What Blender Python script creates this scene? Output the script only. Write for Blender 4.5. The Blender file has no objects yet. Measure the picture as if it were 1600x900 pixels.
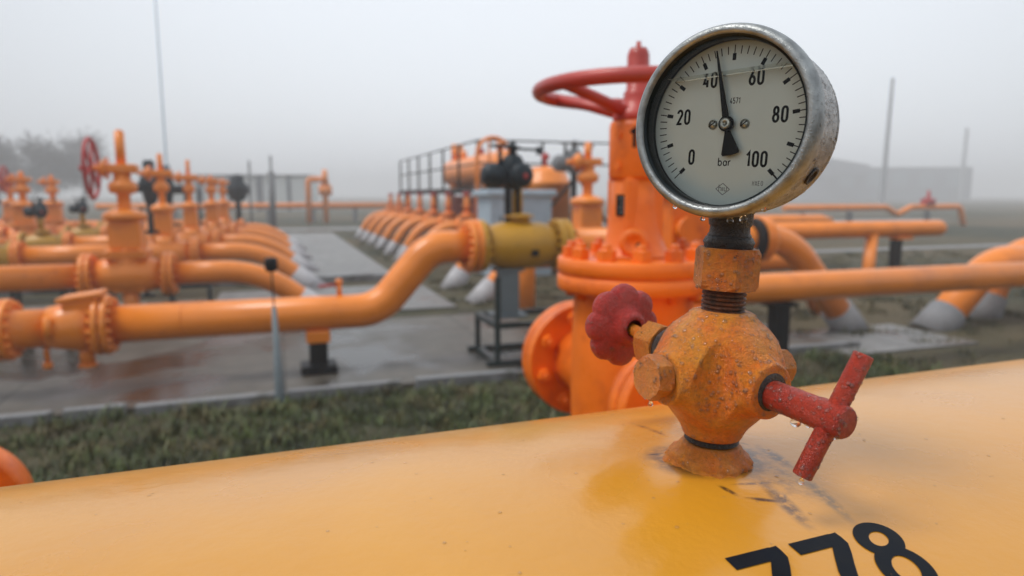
import bpy, bmesh, math, random
import numpy as np
from mathutils import Vector, Matrix, Quaternion
from math import sin, cos, pi, radians, sqrt, atan2, tan

random.seed(7); np.random.seed(7)
S = bpy.context.scene
COL = S.collection

# ---------------------------------------------------------------- camera
H = 1.55; F = 1060.0; PITCH = math.atan(145/1060.0)
cp, sp = cos(PITCH), sin(PITCH)
cam_d = bpy.data.cameras.new("camera"); cam = bpy.data.objects.new("camera", cam_d); COL.objects.link(cam)
cam.location = (0, 0, H); cam.rotation_euler = (pi/2 - PITCH, 0, 0)
cam_d.sensor_width = 36; cam_d.lens = F/1600*36
cam_d.clip_start = 0.02; cam_d.clip_end = 2000
cam_d.dof.use_dof = True; cam_d.dof.focus_distance = 0.385; cam_d.dof.aperture_fstop = 6.8
S.camera = cam
S.render.resolution_x = 1024; S.render.resolution_y = 576

# ---------------------------------------------------------------- sky, sun, exposure
SUN_EL, SUN_AZ = radians(62), radians(-105)        # azimuth measured from +Y towards +X
w = bpy.data.worlds.new("World"); S.world = w; w.use_nodes = True
nt = w.node_tree; nt.nodes.clear()
sky = nt.nodes.new("ShaderNodeTexSky"); sky.sky_type = 'NISHITA'; sky.sun_disc = False
sky.sun_elevation = SUN_EL; sky.sun_rotation = SUN_AZ; sky.dust_density = 5; sky.air_density = 1.5
mx = nt.nodes.new("ShaderNodeMixRGB"); mx.inputs[0].default_value = 0.86      # overcast cloud layer
mx.inputs[2].default_value = (7.6, 8.0, 8.55, 1)
bg = nt.nodes.new("ShaderNodeBackground"); bg.inputs[1].default_value = 0.118
out = nt.nodes.new("ShaderNodeOutputWorld")
# the cloud layer is a little thinner, so brighter, above the yard in front
tcw = nt.nodes.new("ShaderNodeTexCoord"); dt = nt.nodes.new("ShaderNodeVectorMath"); dt.operation = 'DOT_PRODUCT'; dt.inputs[1].default_value = (.06, .90, .43)
mrw = nt.nodes.new("ShaderNodeMapRange"); mrw.interpolation_type = 'SMOOTHSTEP'; mrw.inputs['From Min'].default_value = .55; mrw.inputs['From Max'].default_value = 1.0; mrw.inputs['To Min'].default_value = .90; mrw.inputs['To Max'].default_value = 1.30
sc_ = nt.nodes.new("ShaderNodeVectorMath"); sc_.operation = 'SCALE'
nt.links.new(tcw.outputs['Generated'], dt.inputs[0]); nt.links.new(dt.outputs['Value'], mrw.inputs['Value']); nt.links.new(mrw.outputs[0], sc_.inputs['Scale']); nt.links.new(mx.outputs[0], sc_.inputs[0])
nt.links.new(sky.outputs[0], mx.inputs[1]); nt.links.new(sc_.outputs[0], bg.inputs[0]); nt.links.new(bg.outputs[0], out.inputs[0])
sd = bpy.data.lights.new("sun", 'SUN'); sd.energy = 2.1; sd.angle = radians(22); sd.color = (1, .965, .92)
so = bpy.data.objects.new("sun", sd); COL.objects.link(so)
sdir = Vector((sin(SUN_AZ)*cos(SUN_EL), cos(SUN_AZ)*cos(SUN_EL), sin(SUN_EL)))
so.rotation_euler = sdir.to_track_quat('Z', 'Y').to_euler(); so.location = (0, 0, 12)
vs = S.view_settings
vs.view_transform = 'Standard'; vs.look = 'None'; vs.exposure = -0.12; vs.gamma = 1; vs.use_curve_mapping = False
c = S.cycles
c.use_denoising = True
try: c.denoiser = 'OPENIMAGEDENOISE'
except Exception: pass
c.max_bounces = 7; c.volume_bounces = 1; c.transparent_max_bounces = 12; c.sample_clamp_indirect = 6
c.caustics_reflective = False; c.caustics_refractive = False

# ---------------------------------------------------------------- helpers: picture point -> place
PSI = radians(19); CU, SU = cos(PSI), sin(PSI)
def zy(py, Y):
    yc = 450-py
    return H + Y*(-F*sp + yc*cp)/(F*cp + yc*sp)
def wx(px, Y, z): return (px-800)/F*(Y*cp-(z-H)*sp)
def gnd(px, py):
    yc = 450-py; Y = H/((F*sp - yc*cp)/(F*cp + yc*sp)); return Vector((wx(px, Y, 0), Y, 0))
def yard(u, v, z=0): return Vector((u*CU - v*SU, u*SU + v*CU, z))
def upx(px, v, z):
    k = (px-800)/F
    return (v*SU + k*(v*CU*cp-(z-H)*sp))/(CU - k*SU*cp)

# ---------------------------------------------------------------- helpers: mesh builder
class MB:
    def __init__(s): s.v = []; s.f = []; s.sm = []
    def add(s, vs_, fs, smooth=True):
        b = len(s.v); s.v += [tuple(p) for p in vs_]
        s.f += [tuple(i+b for i in f) for f in fs]; s.sm += [smooth]*len(fs); return s
    def box(s, c_, size, rot=None, bev=0):
        x, y, z = [q/2 for q in size]; c_ = Vector(c_)
        if bev <= 0:
            P = [Vector((a, b, d)) for a in (-x, x) for b in (-y, y) for d in (-z, z)]
            Q = [(0,1,3,2),(4,6,7,5),(0,4,5,1),(2,3,7,6),(0,2,6,4),(1,5,7,3)]
        else:
            bm = bmesh.new(); bmesh.ops.create_cube(bm, size=1)
            for q in bm.verts: q.co = Vector((q.co.x*size[0], q.co.y*size[1], q.co.z*size[2]))
            bmesh.ops.bevel(bm, geom=list(bm.edges), offset=bev, segments=2, affect='EDGES', profile=.6)
            bm.verts.index_update(); P = [q.co.copy() for q in bm.verts]; Q = [tuple(q.index for q in f.verts) for f in bm.faces]; bm.free()
        if rot is not None: P = [rot @ p for p in P]
        return s.add([p+c_ for p in P], Q, False)
    def lathe(s, prof, o=(0,0,0), ax=(0,0,1), n=32, smooth=True, wob=None):
        o = Vector(o); ax = Vector(ax).normalized(); q = Vector((0,0,1)).rotation_difference(ax)
        vs_, fs = [], []
        for r, z in prof:
            for k in range(n):
                a = 2*pi*k/n; rr, zz = (r, z) if wob is None else wob(r, z, a)
                vs_.append(o + q @ Vector((rr*cos(a), rr*sin(a), zz)))
        m = len(prof)
        for i in range(m-1):
            for k in range(n):
                k2 = (k+1) % n; fs.append((i*n+k, i*n+k2, (i+1)*n+k2, (i+1)*n+k))
        s.add(vs_, fs, smooth)
        b = len(s.v)-len(vs_)
        if prof[0][0] > 1e-6: s.f.append(tuple(b+k for k in reversed(range(n)))); s.sm.append(False)
        if prof[-1][0] > 1e-6: s.f.append(tuple(b+(m-1)*n+k for k in range(n))); s.sm.append(False)
        return s
    def cyl(s, p0, p1, r0, r1=None, n=20, bev=0, smooth=True):
        p0, p1 = Vector(p0), Vector(p1); L = (p1-p0).length; r1 = r0 if r1 is None else r1
        pr = [(r0, 0), (r1, L)] if bev <= 0 else [(r0-bev, 0), (r0, bev), (r1, L-bev), (r1-bev, L)]
        return s.lathe(pr, p0, p1-p0, n, smooth)
    def hexa(s, p0, p1, r, phase=0, ch=.12):
        p0, p1 = Vector(p0), Vector(p1); d = p1-p0; L = d.length; c_ = r*ch
        n = 24; q = Vector((0,0,1)).rotation_difference(d.normalized()); vs_, fs = [], []
        def ring(f, z, round_):
            for k in range(n):
                a = 2*pi*k/n; t = ((a) % (pi/3)) - pi/6
                rr = (r*cos(pi/6)/cos(t)) if not round_ else min(r*.90, r*cos(pi/6)/cos(t))
                vs_.append(p0 + q @ Vector((rr*f*cos(a+phase), rr*f*sin(a+phase), z)))
        ring(1, 0, True); ring(1, c_*.8, False); ring(1, L-c_*.8, False); ring(1, L, True)
        for i in range(3):
            for k in range(n): fs.append((i*n+k, i*n+(k+1) % n, (i+1)*n+(k+1) % n, (i+1)*n+k))
        fs.append(tuple(reversed(range(n)))); fs.append(tuple(3*n+k for k in range(n)))
        return s.add(vs_, fs, False)
    def tube(s, pts, r, n=24, cap=True, rads=None):
        pts = [Vector(p) for p in pts]; m = len(pts); T = []
        for i in range(m):
            a = pts[max(0, i-1)]; b = pts[min(m-1, i+1)]; T.append((b-a).normalized())
        nrm = T[0].orthogonal().normalized(); vs_, fs = [], []
        for i in range(m):
            if i: nrm = T[i-1].rotation_difference(T[i]) @ nrm
            bn = T[i].cross(nrm); rr = r if rads is None else rads[i]
            for k in range(n):
                a = 2*pi*k/n; vs_.append(pts[i] + (nrm*cos(a) + bn*sin(a))*rr)
        for i in range(m-1):
            for k in range(n): fs.append((i*n+k, i*n+(k+1) % n, (i+1)*n+(k+1) % n, (i+1)*n+k))
        s.add(vs_, fs, True)
        if cap:
            b = len(s.v)-len(vs_)
            s.f.append(tuple(b+k for k in reversed(range(n)))); s.sm.append(False)
            s.f.append(tuple(b+(m-1)*n+k for k in range(n))); s.sm.append(False)
        return s
    def build(s, name, mat, parent=None, loc=None):
        me = bpy.data.meshes.new(name); me.from_pydata([tuple(p) for p in s.v], [], s.f)
        me.polygons.foreach_set("use_smooth", s.sm); me.update()
        o = bpy.data.objects.new(name, me); COL.objects.link(o)
        if mat: me.materials.append(mat)
        if parent: o.parent = parent
        if loc is not None: o.location = loc
        return o

def fillet(pts, rad, n=10):
    pts = [Vector(p) for p in pts]; out_ = [pts[0]]
    for i in range(1, len(pts)-1):
        r = rad[i-1] if isinstance(rad, (list, tuple)) else rad
        a = (pts[i-1]-pts[i]).normalized(); b = (pts[i+1]-pts[i]).normalized()
        ang = a.angle(b)
        if abs(ang-pi) < 1e-3: continue
        t = r/tan(ang/2); cen = pts[i] + (a+b).normalized()*(r/sin(ang/2))
        s0 = pts[i]+a*t-cen; s1 = pts[i]+b*t-cen; q = s0.rotation_difference(s1)
        for k in range(n+1):
            out_.append(cen + Quaternion().slerp(q, k/n) @ s0)
    out_.append(pts[-1]); return out_

def tag(o, label=None, cat=None, group=None, kind=None):
    if label: o['label'] = label
    if cat: o['category'] = cat
    if group: o['group'] = group
    if kind: o['kind'] = kind
    return o
def thing(name, label, cat, loc=(0,0,0), rz=0, group=None):
    o = bpy.data.objects.new(name, None); COL.objects.link(o); o.empty_display_size = .1
    o.location = loc; o.rotation_euler = (0, 0, rz); return tag(o, label, cat, group)
def copy_tree(o, parent=None):
    c_ = o.copy(); COL.objects.link(c_); c_.parent = parent
    for ch in [q for q in bpy.data.objects if q.parent == o]: copy_tree(ch, c_)
    return c_

# ---------------------------------------------------------------- helpers: materials
def N(nt, t, **kw):
    n = nt.nodes.new(t)
    for k, v in kw.items(): setattr(n, k, v)
    return n
def mat(name, col, rough=.5, metal=0, var=.12, vscale=6, bump=.0, bscale=80, coat=0, col2=None, c2amt=.0, c2scale=3, c2lo=.55, c2hi=.7, rvar=.1, spec=.5, drops=0, dscale=300):
    m = bpy.data.materials.new(name); m.use_nodes = True; nt = m.node_tree; b = nt.nodes["Principled BSDF"]; L = nt.links.new
    b.inputs['Metallic'].default_value = metal
    if 'Specular IOR Level' in b.inputs: b.inputs['Specular IOR Level'].default_value = spec
    tc = N(nt, 'ShaderNodeTexCoord')
    n1 = N(nt, 'ShaderNodeTexNoise'); n1.inputs['Scale'].default_value = vscale; n1.inputs['Detail'].default_value = 6; n1.inputs['Roughness'].default_value = .6
    L(tc.outputs['Object'], n1.inputs['Vector'])
    mr = N(nt, 'ShaderNodeMapRange'); mr.inputs['From Min'].default_value = .3; mr.inputs['From Max'].default_value = .7
    mr.inputs['To Min'].default_value = 1-var; mr.inputs['To Max'].default_value = 1+var
    L(n1.outputs['Fac'], mr.inputs['Value'])
    hs = N(nt, 'ShaderNodeHueSaturation'); hs.inputs['Color'].default_value = (*col, 1); L(mr.outputs[0], hs.inputs['Value'])
    last = hs.outputs[0]
    if col2:
        n2 = N(nt, 'ShaderNodeTexNoise'); n2.inputs['Scale'].default_value = c2scale; n2.inputs['Detail'].default_value = 8; n2.inputs['Roughness'].default_value = .65
        L(tc.outputs['Object'], n2.inputs['Vector'])
        r2 = N(nt, 'ShaderNodeMapRange'); r2.inputs['From Min'].default_value = c2lo; r2.inputs['From Max'].default_value = c2hi; r2.inputs['To Max'].default_value = c2amt
        L(n2.outputs['Fac'], r2.inputs['Value'])
        mix = N(nt, 'ShaderNodeMixRGB'); L(r2.outputs[0], mix.inputs[0]); L(last, mix.inputs[1]); mix.inputs[2].default_value = (*col2, 1); last = mix.outputs[0]
    L(last, b.inputs['Base Color'])
    rr = N(nt, 'ShaderNodeMapRange'); rr.inputs['From Min'].default_value = .3; rr.inputs['From Max'].default_value = .7
    rr.inputs['To Min'].default_value = max(.02, rough-rvar); rr.inputs['To Max'].default_value = min(1, rough+rvar)
    L(n1.outputs['Fac'], rr.inputs['Value']); L(rr.outputs[0], b.inputs['Roughness'])
    if coat: b.inputs['Coat Weight'].default_value = coat; b.inputs['Coat Roughness'].default_value = .12
    nl = None
    if bump:
        n3 = N(nt, 'ShaderNodeTexNoise'); n3.inputs['Scale'].default_value = bscale; n3.inputs['Detail'].default_value = 5
        L(tc.outputs['Object'], n3.inputs['Vector'])
        bp = N(nt, 'ShaderNodeBump'); bp.inputs['Strength'].default_value = bump; bp.inputs['Distance'].default_value = 1.0/bscale*.5
        L(n3.outputs['Fac'], bp.inputs['Height']); nl = bp
    if drops:
        vo = N(nt, 'ShaderNodeTexVoronoi'); vo.inputs['Scale'].default_value = dscale; L(tc.outputs['Object'], vo.inputs['Vector'])
        r3 = N(nt, 'ShaderNodeMapRange'); r3.interpolation_type = 'SMOOTHSTEP'; r3.inputs['From Min'].default_value = .42; r3.inputs['From Max'].default_value = .1
        L(vo.outputs['Distance'], r3.inputs['Value'])
        bp = N(nt, 'ShaderNodeBump'); bp.inputs['Strength'].default_value = drops; bp.inputs['Distance'].default_value = .5/dscale
        L(r3.outputs[0], bp.inputs['Height'])
        if nl: L(nl.outputs[0], bp.inputs['Normal'])
        nl = bp
    if nl: L(nl.outputs[0], b.inputs['Normal'])
    return m

ORG = (.87, .25, .020)
M = {}
M['orange'] = mat('orange_paint', ORG, .38, var=.10, vscale=2.2, col2=(.50,.12,.03), c2amt=.5, c2scale=4, c2lo=.56, c2hi=.78, coat=.15, bump=.05, bscale=30)
M['orange_near'] = mat('orange_cast_paint', (.88,.185,.006), .45, var=.10, vscale=5, col2=(.50,.075,.010), c2amt=.8, c2scale=9, c2lo=.5, c2hi=.72, bump=.2, bscale=60, coat=.05)
M['red'] = mat('red_paint', (.46,.045,.032), .42, var=.12, vscale=9, col2=(.24,.03,.025), c2amt=.6, c2scale=14, bump=.2, bscale=120, coat=.2)
M['red_far'] = mat('faded_red_paint', (.42,.035,.035), .5, var=.1)
M['yellow'] = mat('ochre_yellow_paint', (.50,.25,.006), .42, var=.12, vscale=4, col2=(.22,.12,.01), c2amt=.6, c2scale=6, coat=.08)
M['white'] = mat('whitewashed_coating', (.42,.42,.44), .6, var=.1, vscale=6, col2=(.24,.24,.22), c2amt=.8, c2scale=8)
M['concrete_block'] = mat('grey_concrete', (.20,.205,.215), .75, var=.15, vscale=9, col2=(.10,.10,.10), c2amt=.7, c2scale=5)
M['dark'] = mat('black_paint', (.010,.012,.014), .5, var=.2, spec=.15)
M['darkgreen'] = mat('dark_green_steel', (.012,.026,.028), .4, var=.2)
M['navy'] = mat('dark_blue_grey_cast', (.010,.020,.028), .4, var=.2, spec=.3)
M['grey'] = mat('grey_painted_steel', (.15,.19,.21), .45, var=.1)
M['greylight'] = mat('pale_grey_sheet', (.36,.46,.54), .5, var=.08)
M['fogwall'] = mat('dull_white_wall', (.72,.74,.72), .8, var=.1)
M['dullroof'] = mat('dull_grey_roof', (.12,.13,.15), .8, var=.1)
M['mast'] = mat('galvanised_mast', (.16,.17,.18), .6, var=.1)
M['bark'] = mat('dark_bark', (.06,.055,.055), .9, var=.2)
M['twig'] = mat('bare_twigs', (.07,.065,.06), .9, var=.2)
M['brick'] = mat('brown_red_panel', (.20,.05,.035), .6, var=.15)
M['ink'] = mat('black_numeral_paint', (.004,.006,.010), .55, var=.4, vscale=60, spec=.15, col2=(.55,.26,.03), c2amt=.8, c2scale=120, c2lo=.665, c2hi=.69)

# ---------------------------------------------------------------- ground, slabs, haze
def ground_mat():
    m = bpy.data.materials.new('grass_earth'); m.use_nodes = True; nt = m.node_tree; b = nt.nodes["Principled BSDF"]; L = nt.links.new
    tc = N(nt, 'ShaderNodeTexCoord')
    n1 = N(nt, 'ShaderNodeTexNoise'); n1.inputs['Scale'].default_value = 1.3; n1.inputs['Detail'].default_value = 9; n1.inputs['Roughness'].default_value = .7
    n2 = N(nt, 'ShaderNodeTexNoise'); n2.inputs['Scale'].default_value = .12; n2.inputs['Detail'].default_value = 5
    L(tc.outputs['Object'], n1.inputs['Vector']); L(tc.outputs['Object'], n2.inputs['Vector'])
    cr = N(nt, 'ShaderNodeValToRGB'); e = cr.color_ramp.elements
    e[0].position = .30; e[0].color = (.010,.011,.007,1); e[1].position = .78; e[1].color = (.085,.070,.032,1)
    x = cr.color_ramp.elements.new(.5); x.color = (.026,.032,.012,1)
    L(n1.outputs['Fac'], cr.inputs[0])
    mx = N(nt, 'ShaderNodeMixRGB'); mx.inputs[2].default_value = (.13,.092,.045,1)
    r = N(nt, 'ShaderNodeMapRange'); r.inputs['From Min'].default_value = .4; r.inputs['From Max'].default_value = .6; r.inputs['To Max'].default_value = .65
    L(n2.outputs['Fac'], r.inputs['Value']); L(r.outputs[0], mx.inputs[0]); L(cr.outputs[0], mx.inputs[1]); L(mx.outputs[0], b.inputs['Base Color'])
    b.inputs['Roughness'].default_value = .9
    bp = N(nt, 'ShaderNodeBump'); bp.inputs['Strength'].default_value = .8; bp.inputs['Distance'].default_value = .08
    n3 = N(nt, 'ShaderNodeTexNoise'); n3.inputs['Scale'].default_value = 9; n3.inputs['Detail'].default_value = 6; L(tc.outputs['Object'], n3.inputs['Vector'])
    L(n3.outputs['Fac'], bp.inputs['Height']); L(bp.outputs[0], b.inputs['Normal'])
    return m
def concrete_mat(name, base, wet, joint=2.0, wetlo=.45, wethi=.58):
    m = bpy.data.materials.new(name); m.use_nodes = True; nt = m.node_tree; b = nt.nodes["Principled BSDF"]; L = nt.links.new
    tc = N(nt, 'ShaderNodeTexCoord')
    n1 = N(nt, 'ShaderNodeTexNoise'); n1.inputs['Scale'].default_value = 6; n1.inputs['Detail'].default_value = 8
    n2 = N(nt, 'ShaderNodeTexNoise'); n2.inputs['Scale'].default_value = .9; n2.inputs['Detail'].default_value = 4; n2.inputs['Distortion'].default_value = .6
    L(tc.outputs['Object'], n1.inputs['Vector']); L(tc.outputs['Object'], n2.inputs['Vector'])
    hs = N(nt, 'ShaderNodeHueSaturation'); hs.inputs['Color'].default_value = (*base, 1)
    mr = N(nt, 'ShaderNodeMapRange'); mr.inputs['From Min'].default_value = .3; mr.inputs['From Max'].default_value = .7; mr.inputs['To Min'].default_value = .75; mr.inputs['To Max'].default_value = 1.25
    L(n1.outputs['Fac'], mr.inputs['Value']); L(mr.outputs[0], hs.inputs['Value'])
    wetr = N(nt, 'ShaderNodeMapRange'); wetr.inputs['From Min'].default_value = wetlo; wetr.inputs['From Max'].default_value = wethi; L(n2.outputs['Fac'], wetr.inputs['Value'])
    mx = N(nt, 'ShaderNodeMixRGB'); mx.inputs[2].default_value = (*wet, 1); L(wetr.outputs[0], mx.inputs[0]); L(hs.outputs[0], mx.inputs[1])
    br = N(nt, 'ShaderNodeTexBrick'); br.offset = 0; br.inputs['Scale'].default_value = 1; br.inputs['Mortar Size'].default_value = .012
    br.inputs['Brick Width'].default_value = joint; br.inputs['Row Height'].default_value = joint*.75
    br.inputs['Color1'].default_value = (1,1,1,1); br.inputs['Color2'].default_value = (.82,.82,.82,1); br.inputs['Mortar'].default_value = (.25,.25,.2,1)
    L(tc.outputs['Object'], br.inputs['Vector'])
    mu = N(nt, 'ShaderNodeMixRGB', blend_type='MULTIPLY'); mu.inputs[0].default_value = 1; L(mx.outputs[0], mu.inputs[1]); L(br.outputs['Color'], mu.inputs[2])
    L(mu.outputs[0], b.inputs['Base Color'])
    rr = N(nt, 'ShaderNodeMapRange'); rr.inputs['To Min'].default_value = .5; rr.inputs['To Max'].default_value = .22; L(wetr.outputs[0], rr.inputs['Value']); L(rr.outputs[0], b.inputs['Roughness'])
    return m

gm = ground_mat()
g = MB().box((0, 150, -.5), (1400, 1400, 1)).build('ground', gm); tag(g, kind='structure')
cm_ = concrete_mat('wet_concrete', (.095,.086,.070), (.026,.023,.018), 2.0, .46, .58)
cm2 = concrete_mat('pale_concrete', (.19,.19,.185), (.09,.09,.085), 3.0, .5, .65)
cm3 = mat('kerb_concrete', (.22,.23,.24), .6, var=.25, vscale=3, col2=(.06,.06,.05), c2amt=.9, c2scale=2.2, c2lo=.48, c2hi=.62)
def slab(name, u0, u1, v0, v1, z, m, h=.1):
    o = MB().box(((u0+u1)/2, (v0+v1)/2, z-h/2), (u1-u0, v1-v0, h)).build(name, m); o.rotation_euler = (0, 0, PSI); return tag(o, kind='structure')
slab('concrete_apron', -14, 2.75, 5.36, 8.35, .030, cm_)
slab('concrete_apron', 2.76, 5.4, 5.36, 6.9, .030, cm_)
slab('concrete_walkway', -.15, 2.1, 13.2, 29, .026, cm2)
slab('concrete_walkway', -.9, 2.3, 9.0, 11.6, .026, cm2)
slab('concrete_walkway', -12, -.95, 9.7, 10.9, .022, cm2)
slab('concrete_path', 5.2, 6.9, 5.0, 6.1, .020, cm2)
slab('concrete_path', 9, 26, 14.6, 15.3, .020, cm2)
slab('concrete_path', -30, 40, 31, 33.5, .024, cm2)
slab('concrete_path', -8, 2.4, 12.4, 12.7, .12, cm3, .16)
# kerb stones along the near edge of the apron, each its own piece of the kerb
u = -12.0; kn = 0
while u < 5.2:
    L_ = random.choice([.98, .98, .5, .7]); gap = random.choice([.012, .012, .05, .12])
    o = MB().box((0, 0, 0), (L_-gap, .085, .16), bev=.01).build('kerb_stone', cm3)
    o.location = yard(u+L_/2, 5.305+random.uniform(-.008, .008), .0+random.uniform(-.012, .006)); o.rotation_euler = (random.uniform(-.03,.03), random.uniform(-.008,.008), PSI+random.uniform(-.008,.008))
    tag(o, kind='structure'); u += L_; kn += 1

# haze: pale even air around the whole place
hm = bpy.data.materials.new('pale_haze'); hm.use_nodes = True; nt = hm.node_tree; nt.nodes.clear()
pv = nt.nodes.new('ShaderNodeVolumePrincipled'); pv.inputs['Color'].default_value = (.95,.96,.98,1); pv.inputs['Density'].default_value = .0054; pv.inputs['Anisotropy'].default_value = .0
om = nt.nodes.new('ShaderNodeOutputMaterial'); nt.links.new(pv.outputs[0], om.inputs['Volume'])
hz = MB().box((0, 150, 7.2), (900, 900, 17.6)).build('haze', hm); tag(hz, 'pale grey fog hanging over the whole yard', 'fog', kind='stuff')

# ---------------------------------------------------------------- grass
def grass_patch(name, label, n, area, hmin, hmax, seed, m):
    rs = np.random.RandomState(seed)
    (u0, u1, v0, v1) = area
    # clumped positions
    nc = n//32; cu = rs.uniform(u0, u1, nc); cv = rs.uniform(v0, v1, nc); ch = rs.uniform(.15, 1.5, nc)
    idx = rs.randint(0, nc, n); pu = cu[idx]+rs.normal(0, .065, n); pv_ = np.clip(cv[idx]+rs.normal(0, .065, n), v0, v1)
    hh = rs.uniform(hmin, hmax, n)*ch[idx]; az = rs.uniform(0, 2*pi, n); ln = rs.uniform(.2, 1.1, n)*hh; wd = rs.uniform(.003, .008, n)
    X = pu*CU-pv_*SU; Y = pu*SU+pv_*CU
    V = np.zeros((n, 5, 3)); dx, dy = np.cos(az), np.sin(az); px_, py_ = -dy*wd, dx*wd
    V[:, 0] = np.stack([X-px_, Y-py_, np.zeros(n)], 1); V[:, 1] = np.stack([X+px_, Y+py_, np.zeros(n)], 1)
    V[:, 2] = np.stack([X+dx*ln*.35+px_*.8, Y+dy*ln*.35+py_*.8, hh*.65], 1); V[:, 3] = np.stack([X+dx*ln*.35-px_*.8, Y+dy*ln*.35-py_*.8, hh*.65], 1)
    V[:, 4] = np.stack([X+dx*ln, Y+dy*ln, hh], 1)
    me = bpy.data.meshes.new(name); me.vertices.add(n*5); me.vertices.foreach_set('co', V.reshape(-1).astype(np.float32))
    base = np.arange(n)[:, None]*5
    loops = np.concatenate([base+np.array([0,1,2,3]), base+np.array([3,2,4])], 1).reshape(-1)
    me.loops.add(len(loops)); me.loops.foreach_set('vertex_index', loops.astype(np.int32))
    st = np.stack([np.arange(n)*7, np.arange(n)*7+4], 1).reshape(-1)
    me.polygons.add(2*n); me.polygons.foreach_set('loop_start', st.astype(np.int32))
    me.update(calc_edges=True); me.validate(); me.materials.append(m)
    o = bpy.data.objects.new(name, me); COL.objects.link(o); return tag(o, label, 'grass', kind='stuff')
gr1 = mat('wet_grass', (.060,.085,.020), .55, var=.8, vscale=5.0, col2=(.15,.115,.045), c2amt=.9, c2scale=3.6, c2lo=.5, c2hi=.62)
gr2 = mat('dull_far_grass', (.040,.050,.017), .6, var=.5, vscale=1.2, col2=(.15,.12,.05), c2amt=.8, c2scale=.8, c2lo=.45, c2hi=.6)
grass_patch('grass', 'low wet grass in the strip between the kerb and the large yellow pipe', 80000, (-5.5, 5.5, 1.6, 5.22), .015, .085, 1, gr1)
grass_patch('grass', 'short grass around the white pipe ends right of the walkway', 26000, (2.4, 9, 6.95, 26), .03, .08, 2, gr2)
grass_patch('grass', 'short grass on the right behind the long pipe', 24000, (5.4, 18, 2.5, 14), .03, .09, 3, gr2)

# ---------------------------------------------------------------- strokes for numerals and letters
def arc(cx, cy, rx, ry, a0, a1, n=12):
    return [(cx+rx*cos(radians(a0+(a1-a0)*k/n)), cy+ry*sin(radians(a0+(a1-a0)*k/n))) for k in range(n+1)]
G = {   # centre lines in a box .5 wide, 1 high
 '0': [arc(.25,.75,.25,.25,0,180)+arc(.25,.25,.25,.25,180,360)+[(.5,.75)]],
 '1': [[(.02,.76),(.26,1),(.26,0)]],
 '2': [arc(.25,.75,.25,.25,175,-20)+[(.0,.0),(.5,0)]],
 '3': [arc(.25,.76,.23,.24,165,-80)+arc(.25,.26,.25,.26,80,-165)],
 '4': [[(.27,1),(0,.27),(.52,.27)],[(.38,.52),(.38,0)]],
 '5': [[(.48,1),(.05,1),(.03,.54)]+arc(.25,.3,.25,.3,120,-160)],
 '6': [[(.36,1),(.06,.46)]+arc(.25,.28,.25,.28,155,520,20)],
 '7': [[(0,1),(.5,1),(.17,0)]],
 '8': [arc(.25,.755,.21,.245,-90,270,22), arc(.25,.26,.25,.26,90,450,22)],
 'b': [[(0,1),(0,0)], arc(.22,.3,.22,.3,0,360,20)],
 'a': [arc(.22,.3,.22,.3,0,360,20), [(.44,.6),(.44,0)]],
 'r': [[(0,.6),(0,0)], arc(.2,.33,.2,.27,175,70)],
 'M': [[(0,0),(0,1),(.25,.4),(.5,1),(.5,0)]], 'X': [[(0,0),(.5,1)],[(0,1),(.5,0)]], 'E': [[(.45,1),(0,1),(0,0),(.45,0)],[(0,.5),(.4,.5)]],
 'h': [[(0,1),(0,0)], [(0,.45)]+arc(.2,.4,.2,.2,120,0)+[(.4,0)]], 'u': [[(0,.6),(0,.15)]+arc(.2,.2,.2,.2,180,360)+[(.4,.6)]], 'i': [[(0,.6),(0,0)]],
 'N': [[(0,0),(0,1),(.5,0),(.5,1)]], 'D': [[(0,0),(0,1),(.2,1)]+arc(.2,.5,.3,.5,90,-90)+[(0,0)]],
 '.': [[(0,0),(.1,0)]],
}
def ribbon(pts, w_):
    """closed or open polyline -> left/right edges with mitres"""
    P = [Vector(p) for p in pts]; closed = (P[0]-P[-1]).length < 1e-6
    if closed: P = P[:-1]
    n = len(P); L_, R_ = [], []
    for i in range(n):
        a = P[i-1] if (i > 0 or closed) else P[i]; b = P[(i+1) % n] if (i < n-1 or closed) else P[i]
        d1 = (P[i]-a).normalized() if (P[i]-a).length > 1e-9 else (b-P[i]).normalized()
        d2 = (b-P[i]).normalized() if (b-P[i]).length > 1e-9 else d1
        n1 = Vector((-d1.y, d1.x)); n2 = Vector((-d2.y, d2.x)); m_ = (n1+n2)
        m_ = m_.normalized() if m_.length > 1e-6 else n1
        k = 1/max(.45, m_.dot(n1)); L_.append(P[i]+m_*w_/2*k); R_.append(P[i]-m_*w_/2*k)
    return L_, R_, closed
def text2d(txt, h, w_, sx=1.0, gap=.2, sub=None):
    """list of (strokes) placed left to right, centred at 0,0; returns quads in 2D"""
    adv = []; x = 0
    wid = {'1': .3, '.': .12, 'i': .05, 'r': .3, 'b': .44, 'a': .44, 'h': .4, 'u': .4}
    for ch in txt:
        adv.append(x); x += (wid.get(ch, .5)*sx + gap)
    tot = x-gap; quads = []
    for ch, x0 in zip(txt, adv):
        for st in G[ch]:
            pts = [((x0+p[0]*sx-tot/2)*h, (p[1]-.5)*h) for p in st]
            if sub:
                q = [pts[0]]
                for a, b in zip(pts[:-1], pts[1:]):
                    m_ = max(1, int(math.dist(a, b)/sub))
                    for k in range(1, m_+1): q.append((a[0]+(b[0]-a[0])*k/m_, a[1]+(b[1]-a[1])*k/m_))
                pts = q
            L_, R_, cl = ribbon(pts, w_); n = len(L_)
            for i in range(n if cl else n-1):
                j = (i+1) % n; quads.append((L_[i], R_[i], R_[j], L_[j]))
    return quads

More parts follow.
